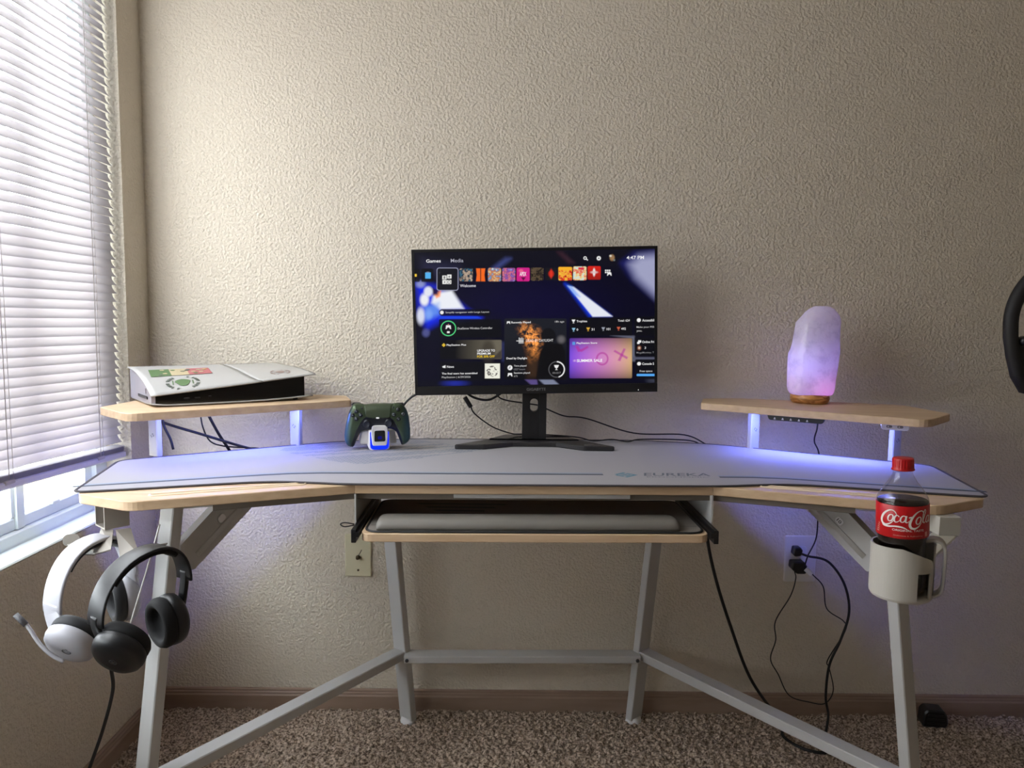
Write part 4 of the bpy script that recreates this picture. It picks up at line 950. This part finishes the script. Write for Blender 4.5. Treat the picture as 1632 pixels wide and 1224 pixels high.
# ------------------------------------------------------------------ controls clipped under the right shelf
hr = math.atan2(-.156, .281) + DR
hub = empty('led_controller', (.668, -.298, ZS - .0175), R(-35) + DR, 'small black five-button control bar under the right shelf', 'control bar')
b = MB(FD); b.prism(round_poly([(-.066, 0), (-.062, -.012), (.060, -.012), (.064, 0)], [.001, .006, .006, .001], 4), -.014, .0, .001); b.build('case', M['blackp'], hub)
for k in range(5):
    b = MB(FD @ Matrix.Translation((-.048 + k * .0185, -.0075, 0))); b.prism([(-.0026, -.002), (.0026, -.002), (.0008, .0028), (-.0008, .0028)], 0, .0012, .0002); b.build('button', M['btn'], hub)
ub = empty('usb_charger', (.857, -.388, ZS - .0175), R(-24), 'white two-port charger block under the outer end of right shelf', 'charger')
b = MB(FD); b.prism(round_poly([(-.028, 0), (-.028, -.016), (.028, -.016), (.028, 0)], [.001, .006, .006, .001], 4), -.028, 0, .001); b.build('case', M['white'], ub)
for x in (-.012, .010):
    b = MB(FD @ Matrix.Translation((x, -.008, 0))); b.prism(rrect(.012, .006, .0028), 0, .0005); p_ = b.build('port', M['portg'], ub)
    b = MB(FD @ Matrix.Translation((x - .002, -.008, .0005))); b.lathe([(.0017, 0), (.0017, .0004)], 10); b.build('port_tongue', M['white'], p_)


# ------------------------------------------------------------------ headphone hook and headsets
hk = empty('headphone_hook', (-.749, -.668, ZT - TH), 0, 'grey steel double headphone hook screwed under the left desk tip', 'hook')
b = MB(Matrix.Rotation(R(-42), 4, 'Z')); w_ = .046; t_ = .0028
for x0, x1, z0, z1 in ((-w_ / 2, w_ / 2, -t_, 0), (-w_ / 2, w_ / 2, -.050, -.050 + t_), (-w_ / 2, -w_ / 2 + t_, -.050 + t_, -t_), (w_ / 2 - t_, w_ / 2, -.050 + t_, -t_)): b.box(x0, x1, -.022, .022, z0, z1)
b.build('mount_block', M['hook'], hk)
def slab(name, q, n_, th=.0026):
    """bent sheet: quads q joined along their edges, th thick along n_"""
    b = MB(); n3 = Vector(n_).normalized() * th; k = len(q)
    b.add([tuple(p) for p in q] + [tuple(Vector(p) + n3) for p in q], [tuple(range(k)), tuple(range(2 * k - 1, k - 1, -1))] + [(i, k + i, k + (i + 1) % k, (i + 1) % k) for i in range(k)])
    return b.build(name, M['hook'], hk)
def strip(pts, width_dir, wd, th=.0026):
    return MB().sweep(pts, rrect(th, wd, .001, 1), ups=[width_dir] * len(pts), smooth=False)
# hook-local points: left arm, right arm
slab('arm', [(-.014, -.014, -.051), (.014, -.024, -.051), (.042, -.087, -.068), (.003, -.077, -.082)], (.1, .4, -.9))
slab('arm', [(.018, -.024, -.051), (.040, -.012, -.051), (.090, -.082, -.080), (.060, -.089, -.092)], (-.1, .4, -.9))
strip([(.020, -.080, -.0775), (-.010, -.062, -.084), (-.048, -.030, -.084), (-.064, -.020, -.079)], (.64, .77, 0), .022).build('arm_tip', M['hook'], hk)
strip([(.074, -.084, -.087), (.100, -.104, -.080), (.134, -.132, -.056), (.166, -.160, -.036)], (.70, .70, 0), .022).build('arm_tip', M['hook'], hk)
b = MB(frame((-.067, -.020, -.073), (.35, -.92, .15))); b.prism(rrect(.028, .022, .009), -.0012, .0012, .0004); b.build('end_tab', M['hook'], hk)

def headset(root, near, far, ztop, cn, cf, nn, nf, mats, bw=.032, bt=.006, cr_=.044, pad_m=None, cushion=None, yw=.017):
    o0 = Vector(root.location); near, far = Vector(near) - o0, Vector(far) - o0; mid = (near + far) / 2; a = (near - far) / 2; H_ = ztop - o0.z - mid.z
    pts, ups = [], []; ah = Vector((a.x, a.y, 0)).normalized(); side = Vector((-ah.y, ah.x, 0))
    for k in range(-14, 15):
        t = R(92 * k / 14); s_, c_ = math.sin(t), math.cos(t)
        k2 = abs(s_) ** .85 * (1 if s_ > 0 else -1)
        pts.append(tuple(mid + a * k2 + Vector((0, 0, H_)) * max(c_, -.1) ** 1.0 if c_ > 0 else mid + a * k2 + Vector((0, 0, H_ * c_)))); ups.append(tuple(side))
    MB().sweep(pts, rrect(bt, bw, .0028, 2), ups=ups).build('headband', mats[0], root)
    if cushion:
        q = [Vector(p) + (mid + Vector((0, 0, H_ * .2)) - Vector(p)).normalized() * (.006) for p in pts[7:-7]]
        MB().sweep([tuple(p) for p in q], rrect(.009, bw * .82, .004, 3), ups=ups[7:-7]).build('band_cushion', cushion, root)
    for c, n_, e in ((cn, nn, near), (cf, nf, far)):
        c = Vector(c) - o0; Mc = frame(c, n_, up=(0, .0, 1))
        b = MB(Mc); b.lathe([(.004, -.026), (cr_ * .45, -.0265), (cr_ * .78, -.024), (cr_ * .94, -.018), (cr_, -.010), (cr_ * .99, -.002), (cr_ * .9, .001)], 36, .90, 1.0); cup = b.build('ear_cup', mats[1], root)
        b = MB(Mc); b.lathe([(cr_ * .90, -.001), (cr_ * .97, .004), (cr_ * .98, .012), (cr_ * .90, .019), (cr_ * .78, .0215), (cr_ * .66, .019), (cr_ * .60, .012), (cr_ * .59, .004), (.002, .003)], 36, .90, 1.0); b.build('ear_pad', pad_m or mats[2], cup)
        n3 = Vector(n_).normalized(); top_ = c + Mc.to_3x3() @ Vector((0, cr_ * .9, -.012))
        ey = e + (e - mid).normalized() * 0
        MB().sweep(spline([tuple(ey + Vector((0, 0, .012))), tuple(ey - Vector((0, 0, .004))), tuple((ey + c - n3 * .018) / 2 + (ey - mid).normalized() * .004), tuple(c - n3 * .017 + (ey - c) * .25)], 5), rrect(.008, yw, .003, 2), ups=None, up=tuple(side)).build('yoke', mats[1], root)
    return root

wh = empty('headset', (-.752, -.72, .57), 0, 'white headset with boom microphone hanging on the left side of hook', 'headset', 'headsets on the hook')
headset(wh, (-.787, -.800, .606), (-.727, -.655, .626), .7085, (-.752, -.800, .557), (-.748, -.648, .572), (.12, .80, .58), (-.72, -.69, -.05), (M['hs_white'], M['hs_white'], M['hs_pad']), bw=.043, bt=.007, cr_=.0475, yw=.036, cushion=M['hs_pad'])
b = MB(); o_ = Vector(wh.location); mp = spline([(-.821, -.84, .612), (-.804, -.84, .594), (-.787, -.84, .566), (-.769, -.838, .545), (-.752, -.832, .530)], 6)
b.tube([tuple(Vector(p) - o_) for p in mp], .0032, 8); mic = b.build('boom_microphone', M['hs_white'], wh)
b = MB(Matrix.Translation(-o_)); b.tube([(-.824, -.84, .615), (-.807, -.84, .597)], .0048, 10); b.build('microphone_tip', M['hs_grey'], mic)
nn = Vector((-.12, -.80, -.58)).normalized()
b = MB(frame(Vector((-.752, -.800, .557)) - o_ + nn * .0272, nn) @ Matrix.Translation((.004, .003, 0)))
arc = [(.007 * math.cos(R(t)), .007 * math.sin(R(t)), 0) for t in range(50, 361, 20)] + [(.001, 0, 0)]
b.sweep(arc, [(.0011, 0), (0, .0006), (-.0011, 0), (0, -.0006)]); b.build('logo', M['hs_grey'], wh)

bh = empty('headset', (-.60, -.865, .60), 0, 'black headset with corded cup hanging on the right side of hook', 'headset', 'headsets on the hook')
headset(bh, (-.637, -.935, .640), (-.558, -.800, .668), .733, (-.603, -.925, .600), (-.582, -.818, .598), (.10, .84, .53), (-.60, -.79, -.08), (M['hs_black'], M['hs_black'], M['hs_blackpad']), bw=.040, bt=.005, cr_=.0445, cushion=M['hs_blackpad'])
o_ = Vector(bh.location); nn = Vector((-.10, -.84, -.53)).normalized()
b = MB(frame(Vector((-.603, -.925, .600)) - o_ + nn * .0271, nn))
b.sweep([(.0055 * math.cos(R(t)), .0055 * math.sin(R(t)), 0) for t in range(0, 360, 20)], [(.0008, 0), (0, .0004), (-.0008, 0), (0, -.0004)], closed=True)
b.lathe([(.0022, 0), (.0022, .0003)], 10); b.build('logo', M['greyp'], bh)

# ------------------------------------------------------------------ cup holder and bottle
CA = math.atan2(-2.055 + .925, -.603)             # direction in which the label faces
ch_ = empty('cup_holder', (.603, -.925, .697), 0, 'white plastic cup holder clamped under the right desk tip', 'cup holder')
def cyl_wall(root, segs, r0_, r1_, name, m):
    """segs: list of (angle deg, z0, z1) from left to right"""
    vs_, fs = [], []
    for a, z0, z1 in segs:
        t = CA + R(a)
        for r_ in (r1_, r0_):
            for z in (z0, z1): vs_.append((r_ * math.cos(t), r_ * math.sin(t), z))
    n = len(segs)
    for i in range(n - 1):
        p, q = i * 4, i * 4 + 4
        fs += [(p, q, q + 1, p + 1), (p + 2, p + 3, q + 3, q + 2), (p + 1, q + 1, q + 3, p + 3), (p, p + 2, q + 2, q)]
    fs += [(0, 1, 3, 2), ((n - 1) * 4, (n - 1) * 4 + 2, (n - 1) * 4 + 3, (n - 1) * 4 + 1)]
    b = MB(); b.add(vs_, fs); return b.build(name, m, root)
def topz(a): return .0805 if a < -60 else .0805 + .0025 * (a + 60) / 60 if a < 0 else .083 - .017 * (a / 62) ** 1.15
RO, RI = .0448, .0420
segs = [(a, .006, topz(a)) for a in range(-150, 33, 6)]
cyl_wall(ch_, segs, RI, RO, 'cup_wall', M['holder'])
cyl_wall(ch_, [(a, .047, topz(a)) for a in range(30, 61, 5)], RI, RO, 'cup_wall', M['holder'])
cyl_wall(ch_, [(60, .006, topz(60)), (64, .006, topz(62) - .002), (68, .006, topz(62) - .006), (70, .006, topz(62) - .012)], RI, RO, 'cup_wall', M['holder'])
b = MB(); b.lathe([(.042, 0), (.0445, .004), (.0445, .007), (.020, .007), (.020, .0045)], 36, cap=False); b.build('cup_floor', M['holder'], ch_)
# side loop that carries the cup
rt = Vector((-math.sin(CA), math.cos(CA), 0)); fwd = Vector((math.cos(CA), math.sin(CA), 0))
lp = [(.030, .090), (.045, .0925), (.0545, .086), (.057, .070), (.0565, .030), (.054, .014), (.047, .007), (.036, .005)]
pts = [tuple(rt * x + Vector((0, 0, z)) - fwd * .004) for x, z in spline([(x, z, 0) for x, z in lp], 5) for x, z in [(x, z)]] if False else [tuple(rt * p[0] + Vector((0, 0, p[1])) - fwd * .006) for p in spline([(x, z, 0) for x, z in lp], 5)]
MB().sweep(pts, rrect(.0048, .026, .0018, 2), ups=[tuple(fwd)] * len(pts)).build('side_loop', M['holder'], ch_)
cyl_wall(ch_, [(a, .006, .086) for a in range(92, 205, 8)], RI, RO, 'back_wall', M['holder'])
o_ = Vector(ch_.location)
b = MB(Matrix.Translation(-o_)); b.box(.768, .806, -.735, -.690, .735, ZT - TH, ch=.001); b.build('clamp_block', M['holder'], ch_)
b = MB(Matrix.Translation(-o_)); b.bar((.635, -.895, .7895 - .053), (.800, -.705, .733), .04, .004); b.build('clamp_plate', M['holder'], ch_)
b = MB(Matrix.Translation(-o_)); b.bar((.640, -.885, .735), (.640, -.885, .775), .03, .004, up=(.7, .7, 0)); b.build('clamp_tongue', M['holder'], ch_)

bt_ = empty('soda_bottle', (.6045, -.925, .7045), 0, 'part-full cola bottle with red label and red cap in the cup holder', 'bottle')
bt_.rotation_euler = (0, -.043, 0)
RB = .0362
prof = [(.010, .004), (.020, 0), (.027, .001), (.0325, .006), (.0345, .014), (.0348, .03), (.0335, .060), (.0338, .078), (.0348, .086), (RB, .090), (RB, .140), (.0362, .143), (.0353, .1462), (.0333, .151), (.0300, .1567), (.0252, .1637), (.0206, .170), (.0170, .1763), (.0143, .182), (.0130, .187), (.0128, .190)]
b = MB(); b.lathe(prof + [(.0128, .203)], 48, cap=False); b.build('bottle_shell', M['pet'], bt_)
liq = [(.009, .005), (.0195, .0012), (.0262, .0022), (.0315, .007), (.0335, .0145), (.0338, .03), (.0325, .060), (.0328, .078), (.0338, .086), (.0352, .090), (.0352, .140), (.0351, .1425)]
b = MB(); b.lathe(liq, 48); b.build('cola', M['cola'], bt_)
b = MB(); b.lathe([(.0364, .0905), (.0368, .091), (.0368, .1395), (.0364, .140)], 56, cap=False); b.build('label', M['redlabel'], bt_)
def wrap(b_, r_=.0371, ztop=.1395):
    b_.v = [((r_ + z * .001) * math.cos(CA + x * .001 / RB), (r_ + z * .001) * math.sin(CA + x * .001 / RB), ztop - y * .001) for x, y, z in b_.v]; return b_
def stroke(b_, pts, ws):
    P = [Vector((x, y, 0)) for x, y in pts]; sp = spline([(p.x, p.y, 0) for p in P], 6); n = len(sp); L_, R_ = [], []
    for i, p in enumerate(sp):
        f_ = i / (n - 1) * (len(ws) - 1); j = min(int(f_), len(ws) - 2); wv = ws[j] + (ws[j + 1] - ws[j]) * (f_ - j)
        t = (Vector(sp[min(i + 1, n - 1)]) - Vector(sp[max(i - 1, 0)])).normalized(); q = Vector((-t.y, t.x, 0)) * wv / 2
        L_.append(tuple(Vector(p) + q)); R_.append(tuple(Vector(p) - q))
    b_.add(L_ + R_, [(i, i + 1, n + i + 1, n + i) for i in range(n - 1)])
def oval(b_, cx_, cy_, rx, ry, w0, sl=.25):
    pts = [(cx_ + rx * math.cos(R(t)) - sl * ry * math.sin(R(t)), cy_ + ry * math.sin(R(t))) for t in range(-90, 271, 30)]; stroke(b_, pts, [w0 * .55, w0, w0 * .55, w0, w0 * .55])
b = MB()
stroke(b, [(-7, 13), (-9, 9), (-13, 6.5), (-19, 8), (-26, 14), (-30, 22), (-28.5, 28), (-23, 30), (-16, 27), (-11, 22)], [.8, 1.6, 1.4, 2.6, 3.6, 3.6, 2.8, 1.6, .8])
stroke(b, [(-29, 26), (-27, 31), (-19, 32), (-9, 30.5), (0, 31), (6, 33.5), (9, 36)], [1.2, 2.6, 2.4, 2.2, 2.4, 1.2, .3])
oval(b, -15.5, 18.5, 3.6, 5.2, 2.3); stroke(b, [(-3.6, 15.8), (-5.5, 13.6), (-8.6, 15), (-10.3, 20), (-9, 23.6), (-6, 23.4), (-2.5, 20.5)], [1.6, 1.2, 2.2, 2.6, 1.8, 1.2, .7])
oval(b, 1.5, 18.4, 3.3, 5.0, 2.2); stroke(b, [(6.2, 13.4), (5.2, 18), (5, 22.6), (7, 23.4), (9.5, 21)], [2.2, 2.2, 2, 1.2, .6])
stroke(b, [(9.0, 16.2), (11, 15.6), (13, 15)], [1.8, 2, 1.8])
stroke(b, [(32, 13), (31, 8.5), (27, 6), (20.5, 8.5), (14, 16), (10.5, 25), (12, 31), (17, 32.5), (23, 29.5), (27.5, 24)], [.8, 1.8, 1.4, 2.4, 3.4, 3.6, 3, 1.8, .8])
oval(b, 23, 20.5, 3.6, 5.4, 2.4); stroke(b, [(29, 24), (33, 15), (36, 7), (33.5, 5.5), (31, 12), (30.4, 21), (32.5, 24.6), (36, 22)], [1, 1.6, 1.4, 1.6, 2.2, 2.2, 1.4, .6])
oval(b, 40, 19.5, 3.3, 5.0, 2.2); stroke(b, [(44.8, 14.4), (43.8, 19), (43.6, 23.6), (45.6, 24.4), (48, 22)], [2.2, 2.2, 2, 1.2, .6])
wrap(b).build('script_lettering', M['labelwhite'], bt_)
b = MB(); text(b, 'ORIGINAL TASTE', -13, 37.4, 32, 34.2, .01); wrap(b).build('lettering', M['labelwhite'], bt_)
b = MB(); text(b, 'Delicious & Refreshing', -11, 45.6, 30, 43.0, .004); wrap(b).build('lettering', M['labelpale'], bt_)
b = MB()
for k in range(5):
    b.add([(-37 - k * 1.2, 30 + k * 3, 0), (-34 - k * .4, 30 + k * 3, 0), (-34 - k * .4, 31.4 + k * 3, 0), (-37 - k * 1.2, 31.4 + k * 3, 0)], [(0, 1, 2, 3)])
b.add([(35, 39, 0), (40, 39, 0), (40, 46, 0), (35, 46, 0)], [(0, 1, 2, 3)])
wrap(b).build('label_print', M['labelpale'], bt_)
b = MB(); n = 96; rings = []
for r_, z in ((.0160, .1885), (.0163, .1895), (.0160, .1905), (.0151, .1912), (.0153, .194), (.0151, .2040), (.0146, .2062), (.0135, .207)):
    rings.append([((r_ - (.0006 if i % 4 < 2 and .192 < z < .2055 else 0)) * math.cos(2 * math.pi * i / n), (r_ - (.0006 if i % 4 < 2 and .192 < z < .2055 else 0)) * math.sin(2 * math.pi * i / n), z) for i in range(n)])
b.loft(rings); b.build('cap', M['redcap'], bt_)

# ------------------------------------------------------------------ wall plates and plugs
cp = empty('coax_plate', (-.4245, 0, .449), 0, 'ivory cable socket plate on the wall below the keyboard tray', 'wall plate')
b = MB(FD); b.prism(rrect(.074, .122, .004), 0, .006, .0025); b.build('plate', M['ivory'], cp)
b = MB(FD @ Matrix.Translation((0, -.005, .006))); b.lathe([(.0062, 0), (.0062, .003), (.0048, .003), (.0048, .010), (.001, .010)], 12); b.build('socket', M['brass'], cp)
for z in (-.042, .052):
    b = MB(FD @ Matrix.Translation((0, z, .006))); b.lathe([(.0032, 0), (.0032, .0008), (.001, .0012)], 10); b.build('screw', M['brass'], cp)
b = MB(FD @ Matrix.Translation((.002, .001, .010))); b.bar((0, 0, 0), (.009, .016, 0), .0018, .001); b.build('tag', M['greyp'], cp)
op = empty('outlet_plate', (.8095, 0, .4525), 0, 'white double power outlet plate on the wall under the right wing', 'wall plate')
b = MB(FD); b.prism(rrect(.088, .132, .004), 0, .006, .0025); b.build('plate', M['plate'], op)
for z in (-.0225, .0225):
    b = MB(FD @ Matrix.Translation((0, z, .0055))); b.prism(round_poly([(-.017, -.010), (-.010, -.0145), (.010, -.0145), (.017, -.010), (.017, .010), (.010, .0145), (-.010, .0145), (-.017, .010)], .003, 2), 0, .0016, .0004); b.build('receptacle', M['whitem'], op)
b = MB(FD @ Matrix.Translation((0, 0, .006))); b.lathe([(.003, 0), (.003, .0008), (.001, .0012)], 10); b.build('screw', M['silver'], op)

def cable(name, pts, r_, label, cat='cable', m=None, group=None, root=None, n=8):
    p0 = Vector(pts[0]); b = MB(Matrix.Translation(-p0)); b.tube(spline(pts, n), r_, 8)
    o = b.build(name, m or M['rubber']); o.location = p0; tag(o, label, cat, group); return o
# upper plug with its thick cord
pl = empty('power_plug', (.793, -.0075, .480), 0, 'black plug with thick cord in the upper outlet, cord drooping to floor', 'plug', 'plugs in the wall outlet')
b = MB(FD); b.prism(round_poly([(-.013, -.008), (-.006, -.015), (.010, -.013), (.015, .002), (.008, .012), (-.010, .012)], .004, 3), 0, .022, .003); b.build('plug_body', M['blackp'], pl)
C2 = [(.803, -.026, .474), (.815, -.045, .473), (.864, -.06, .463), (.906, -.07, .406), (.919, -.08, .331), (.9, -.08, .252), (.873, -.08, .181), (.863, -.09, .097), (.868, -.1, .048), (.849, -.13, .009)]
b = MB(Matrix.Translation(-Vector(pl.location))); b.tube(spline(C2, 8), .0034, 8); b.build('cord', M['rubber'], pl)
pl2 = empty('power_adapter', (.797, -.0075, .437), 0, 'black cube charger with white cable tip in the lower outlet', 'adapter', 'plugs in the wall outlet')
b = MB(FD); b.prism(round_poly([(-.022, -.004), (-.006, -.018), (.018, -.018), (.024, -.002), (.014, .016), (-.020, .016)], .004, 3), 0, .03, .003); b.build('adapter_body', M['blackp'], pl2)
b = MB(Matrix.Translation(-Vector(pl2.location))); b.bar((.812, -.040, .436), (.826, -.050, .424), .012, .012); b.build('usb_tip', M['whitem'], pl2)
C3 = [(.786, -.03, .424), (.782, -.05, .41), (.766, -.06, .366), (.728, -.06, .294), (.731, -.06, .241), (.719, -.06, .187), (.742, -.06, .143), (.775, -.06, .083), (.832, -.06, .064), (.875, -.06, .061), (.896, -.06, .099), (.882, -.06, .162), (.874, -.066, .189), (.917, -.066, .27), (.915, -.06, .296), (.867, -.06, .331), (.854, -.06, .393), (.827, -.05, .424)]
b = MB(Matrix.Translation(-Vector(pl2.location))); b.tube(spline(C3, 8), .0016, 6); b.build('cord', M['rubber'], pl2)
C4 = [(.715, -.325, .884), (.745, -.24, .880), (.780, -.15, .84), (.795, -.10, .80), (.827, -.06, .748), (.834, -.05, .61), (.833, -.05, .528), (.813, -.05, .477), (.808, -.044, .447)]
cable('control_cable', C4, .0019, 'thin black cable from the control bar down to the lower outlet')
cable('power_cable', [(.50, -.28, .755), (.504, -.23, .72), (.502, -.2, .66), (.503, -.17, .57), (.537, -.14, .444), (.592, -.11, .296), (.658, -.08, .143), (.741, -.05, .025), (.765, -.07, .008), (.735, -.13, .008), (.763, -.19, .008), (.815, -.21, .008), (.86, -.17, .008)], .0042, 'thick black cable falling from desk centre to the carpet, beside the tray')
cable('console_cable', [(-.870, -.275, .885), (-.843, -.26, .857), (-.75, -.22, .817), (-.668, -.17, .779), (-.64, -.12, .765), (-.63, -.08, .74)], .0033, 'flat dark cable slanting behind the outer post of the left shelf', group='cables behind the left shelf')
cable('console_cable', [(-.768, -.215, .905), (-.765, -.22, .879), (-.76, -.22, .84), (-.751, -.2, .801), (-.723, -.19, .787), (-.684, -.17, .78), (-.643, -.15, .774), (-.62, -.1, .75)], .0018, 'thin black cable curving down behind the left shelf', group='cables behind the left shelf')
cable('console_cable', [(-.765, -.205, .900), (-.758, -.2, .876), (-.738, -.18, .818), (-.718, -.15, .762), (-.705, -.12, .71)], .0036, 'thick black cable dropping steeply behind the left shelf', group='cables behind the left shelf')
cable('post_cable', [(-.826, -.300, .884), (-.818, -.298, .85), (-.806, -.295, .82), (-.800, -.295, .796)], .003, 'short dark cable tucked behind the outer post of left shelf')
cable('post_cable', [(.905, -.29, .885), (.915, -.27, .85), (.925, -.25, .80), (.93, -.22, .75)], .0038, 'black cable hanging behind the bottle cap and right shelf post')
M1 = [(-.106, -.13, .886), (-.095, -.12, .865), (-.05, -.11, .831), (0, -.1, .812), (.028, -.09, .809), (.094, -.09, .808), (.173, -.1, .804), (.214, -.1, .795), (.263, -.1, .799), (.305, -.1, .794), (.337, -.1, .800), (.43, -.09, .799), (.487, -.07, .791), (.52, -.04, .77)]
c = cable('monitor_power_cable', M1, .0018, 'thin black cable with a chunky bead running low behind the monitor stand', group='cables behind the monitor')
b = MB(Matrix.Translation(-Vector(M1[0]))); b.tube([(-.121, -.13, .910), (-.118, -.13, .905), (-.108, -.13, .889), (-.105, -.13, .884)], .0058, 10); b.build('ferrite_bead', M['blackp'], c)
cable('video_cable', [(-.047, -.11, .925), (-.026, -.1, .903), (.027, -.09, .892), (.07, -.09, .886), (.093, -.09, .876), (.14, -.08, .857), (.198, -.08, .851), (.325, -.07, .812), (.462, -.06, .807), (.534, -.03, .775)], .0018, 'thin black cable crossing the hole of monitor stand and sloping right', group='cables behind the monitor')
cable('looped_cable', [(-.125, -.12, .925), (-.095, -.12, .907), (-.058, -.12, .903), (-.02, -.12, .925)], .003, 'short looped black cable sagging under the monitor edge', group='cables behind the monitor')
cable('dock_cable', [(-.22, -.13, .935), (-.238, -.13, .92), (-.261, -.12, .906), (-.284, -.12, .881), (-.316, -.13, .831), (-.35, -.14, .803), (-.372, -.16, .795)], .0027, 'black cable running from the monitor corner down behind the controller', group='cables behind the monitor')
b = MB(Matrix.Translation(-Vector(bh.location))); b.tube(spline([(-.608, -.915, .565), (-.640, -.885, .555), (-.651, -.87, .536), (-.661, -.85, .49), (-.685, -.84, .418), (-.723, -.82, .334), (-.763, -.80, .244), (-.80, -.78, .10), (-.80, -.75, .01)], 8), .0030, 8); b.build('cord', M['rubber'], bh)
cable('charging_wire', [(-.638, -.715, .735), (-.653, -.72, .679), (-.67, -.72, .626), (-.682, -.72, .59), (-.695, -.72, .55)], .0016, 'thin white wire hanging behind the black headset', m=M['silverw'])

# ------------------------------------------------------------------ steering wheel on its stand, at the right edge
sw_ = empty('steering_wheel', (1.245, -.375, 0), 0, 'black racing steering wheel on a stand at the right edge', 'steering wheel')
def wz(p): return (p[0], p[1] if len(p) > 2 else 0, p[-1])
rim = [(.138 * math.cos(R(t)), 0, 1.118 + .138 * math.sin(R(t))) for t in range(-5, 186, 6)]
rim += [(-.136, 0, 1.085), (-.128, 0, 1.045), (-.115, 0, 1.0), (-.098, 0, .972), (-.06, 0, .965), (0, 0, .963), (.06, 0, .965), (.098, 0, .972), (.115, 0, 1.0), (.128, 0, 1.045), (.136, 0, 1.085)]
MB().sweep(rim, [(.0155 * math.cos(2 * math.pi * i / 10), .0155 * math.sin(2 * math.pi * i / 10)) for i in range(10)], closed=True).build('rim', M['blackm'], sw_)
sp3 = [(-.135, 1.075), (-.06, 1.085), (.06, 1.085), (.135, 1.075), (.112, 1.0), (.09, .972), (-.09, .972), (-.112, 1.0)]
b = MB(FD); b.prism(sp3, -.012, .004, .002); b.build('spoke_plate', M['blackp'], sw_)
b = MB(frame((0, -.006, 1.09), (0, -1, 0))); b.lathe([(.055, 0), (.055, .014), (.045, .02), (.001, .02)], 28); b.build('hub', M['blackp'], sw_)
for sg in (-1, 1):
    b = MB(frame((sg * .111, -.010, 1.076), (0, -1, 0))); b.lathe([(.011, -.01), (.011, .006), (.007, .010), (.001, .0105)], 16); b.build('thumb_dial', M['blackp'], sw_)
b = MB(); b.box(.05, .24, .03, .22, 1.03, 1.15, ch=.01); b.build('wheel_base', M['blackp'], sw_)
b = MB(); b.bar((0, .01, 1.09), (0, .04, 1.09), .04, .04); b.build('shaft', M['silver'], sw_)
b = MB(); b.bar((.13, .12, .03), (.13, .12, 1.04), .05, .05, up=(0, 1, 0)); b.build('stand_post', M['blackm'], sw_)
b = MB(); b.bar((.30, -.05, .025), (.30, .30, .025), .05, .04); b.bar((.12, .12, .025), (.40, .12, .025), .05, .04); b.build('stand_foot', M['blackm'], sw_)

bl = empty('plastic_block', (1.176, -.058, .004), R(-8), 'small black ridged plastic block on the carpet against the baseboard', 'block')
b = MB(); pr = [(-.034, .006), (-.030, .0), (.026, 0), (.033, .010), (.030, .034), (.021, .049), (-.022, .050), (-.031, .040)]
b.M = FD; b.prism(round_poly(pr, .005, 3), -.02, .024, .004); b.build('block_body', M['blackp'], bl)
for k in range(3):
    b = MB(); b.box(-.022, .022, -.0262, -.022, .012 + k * .011, .016 + k * .011, ch=.0008); b.build('ridge', M['blackp'], bl)
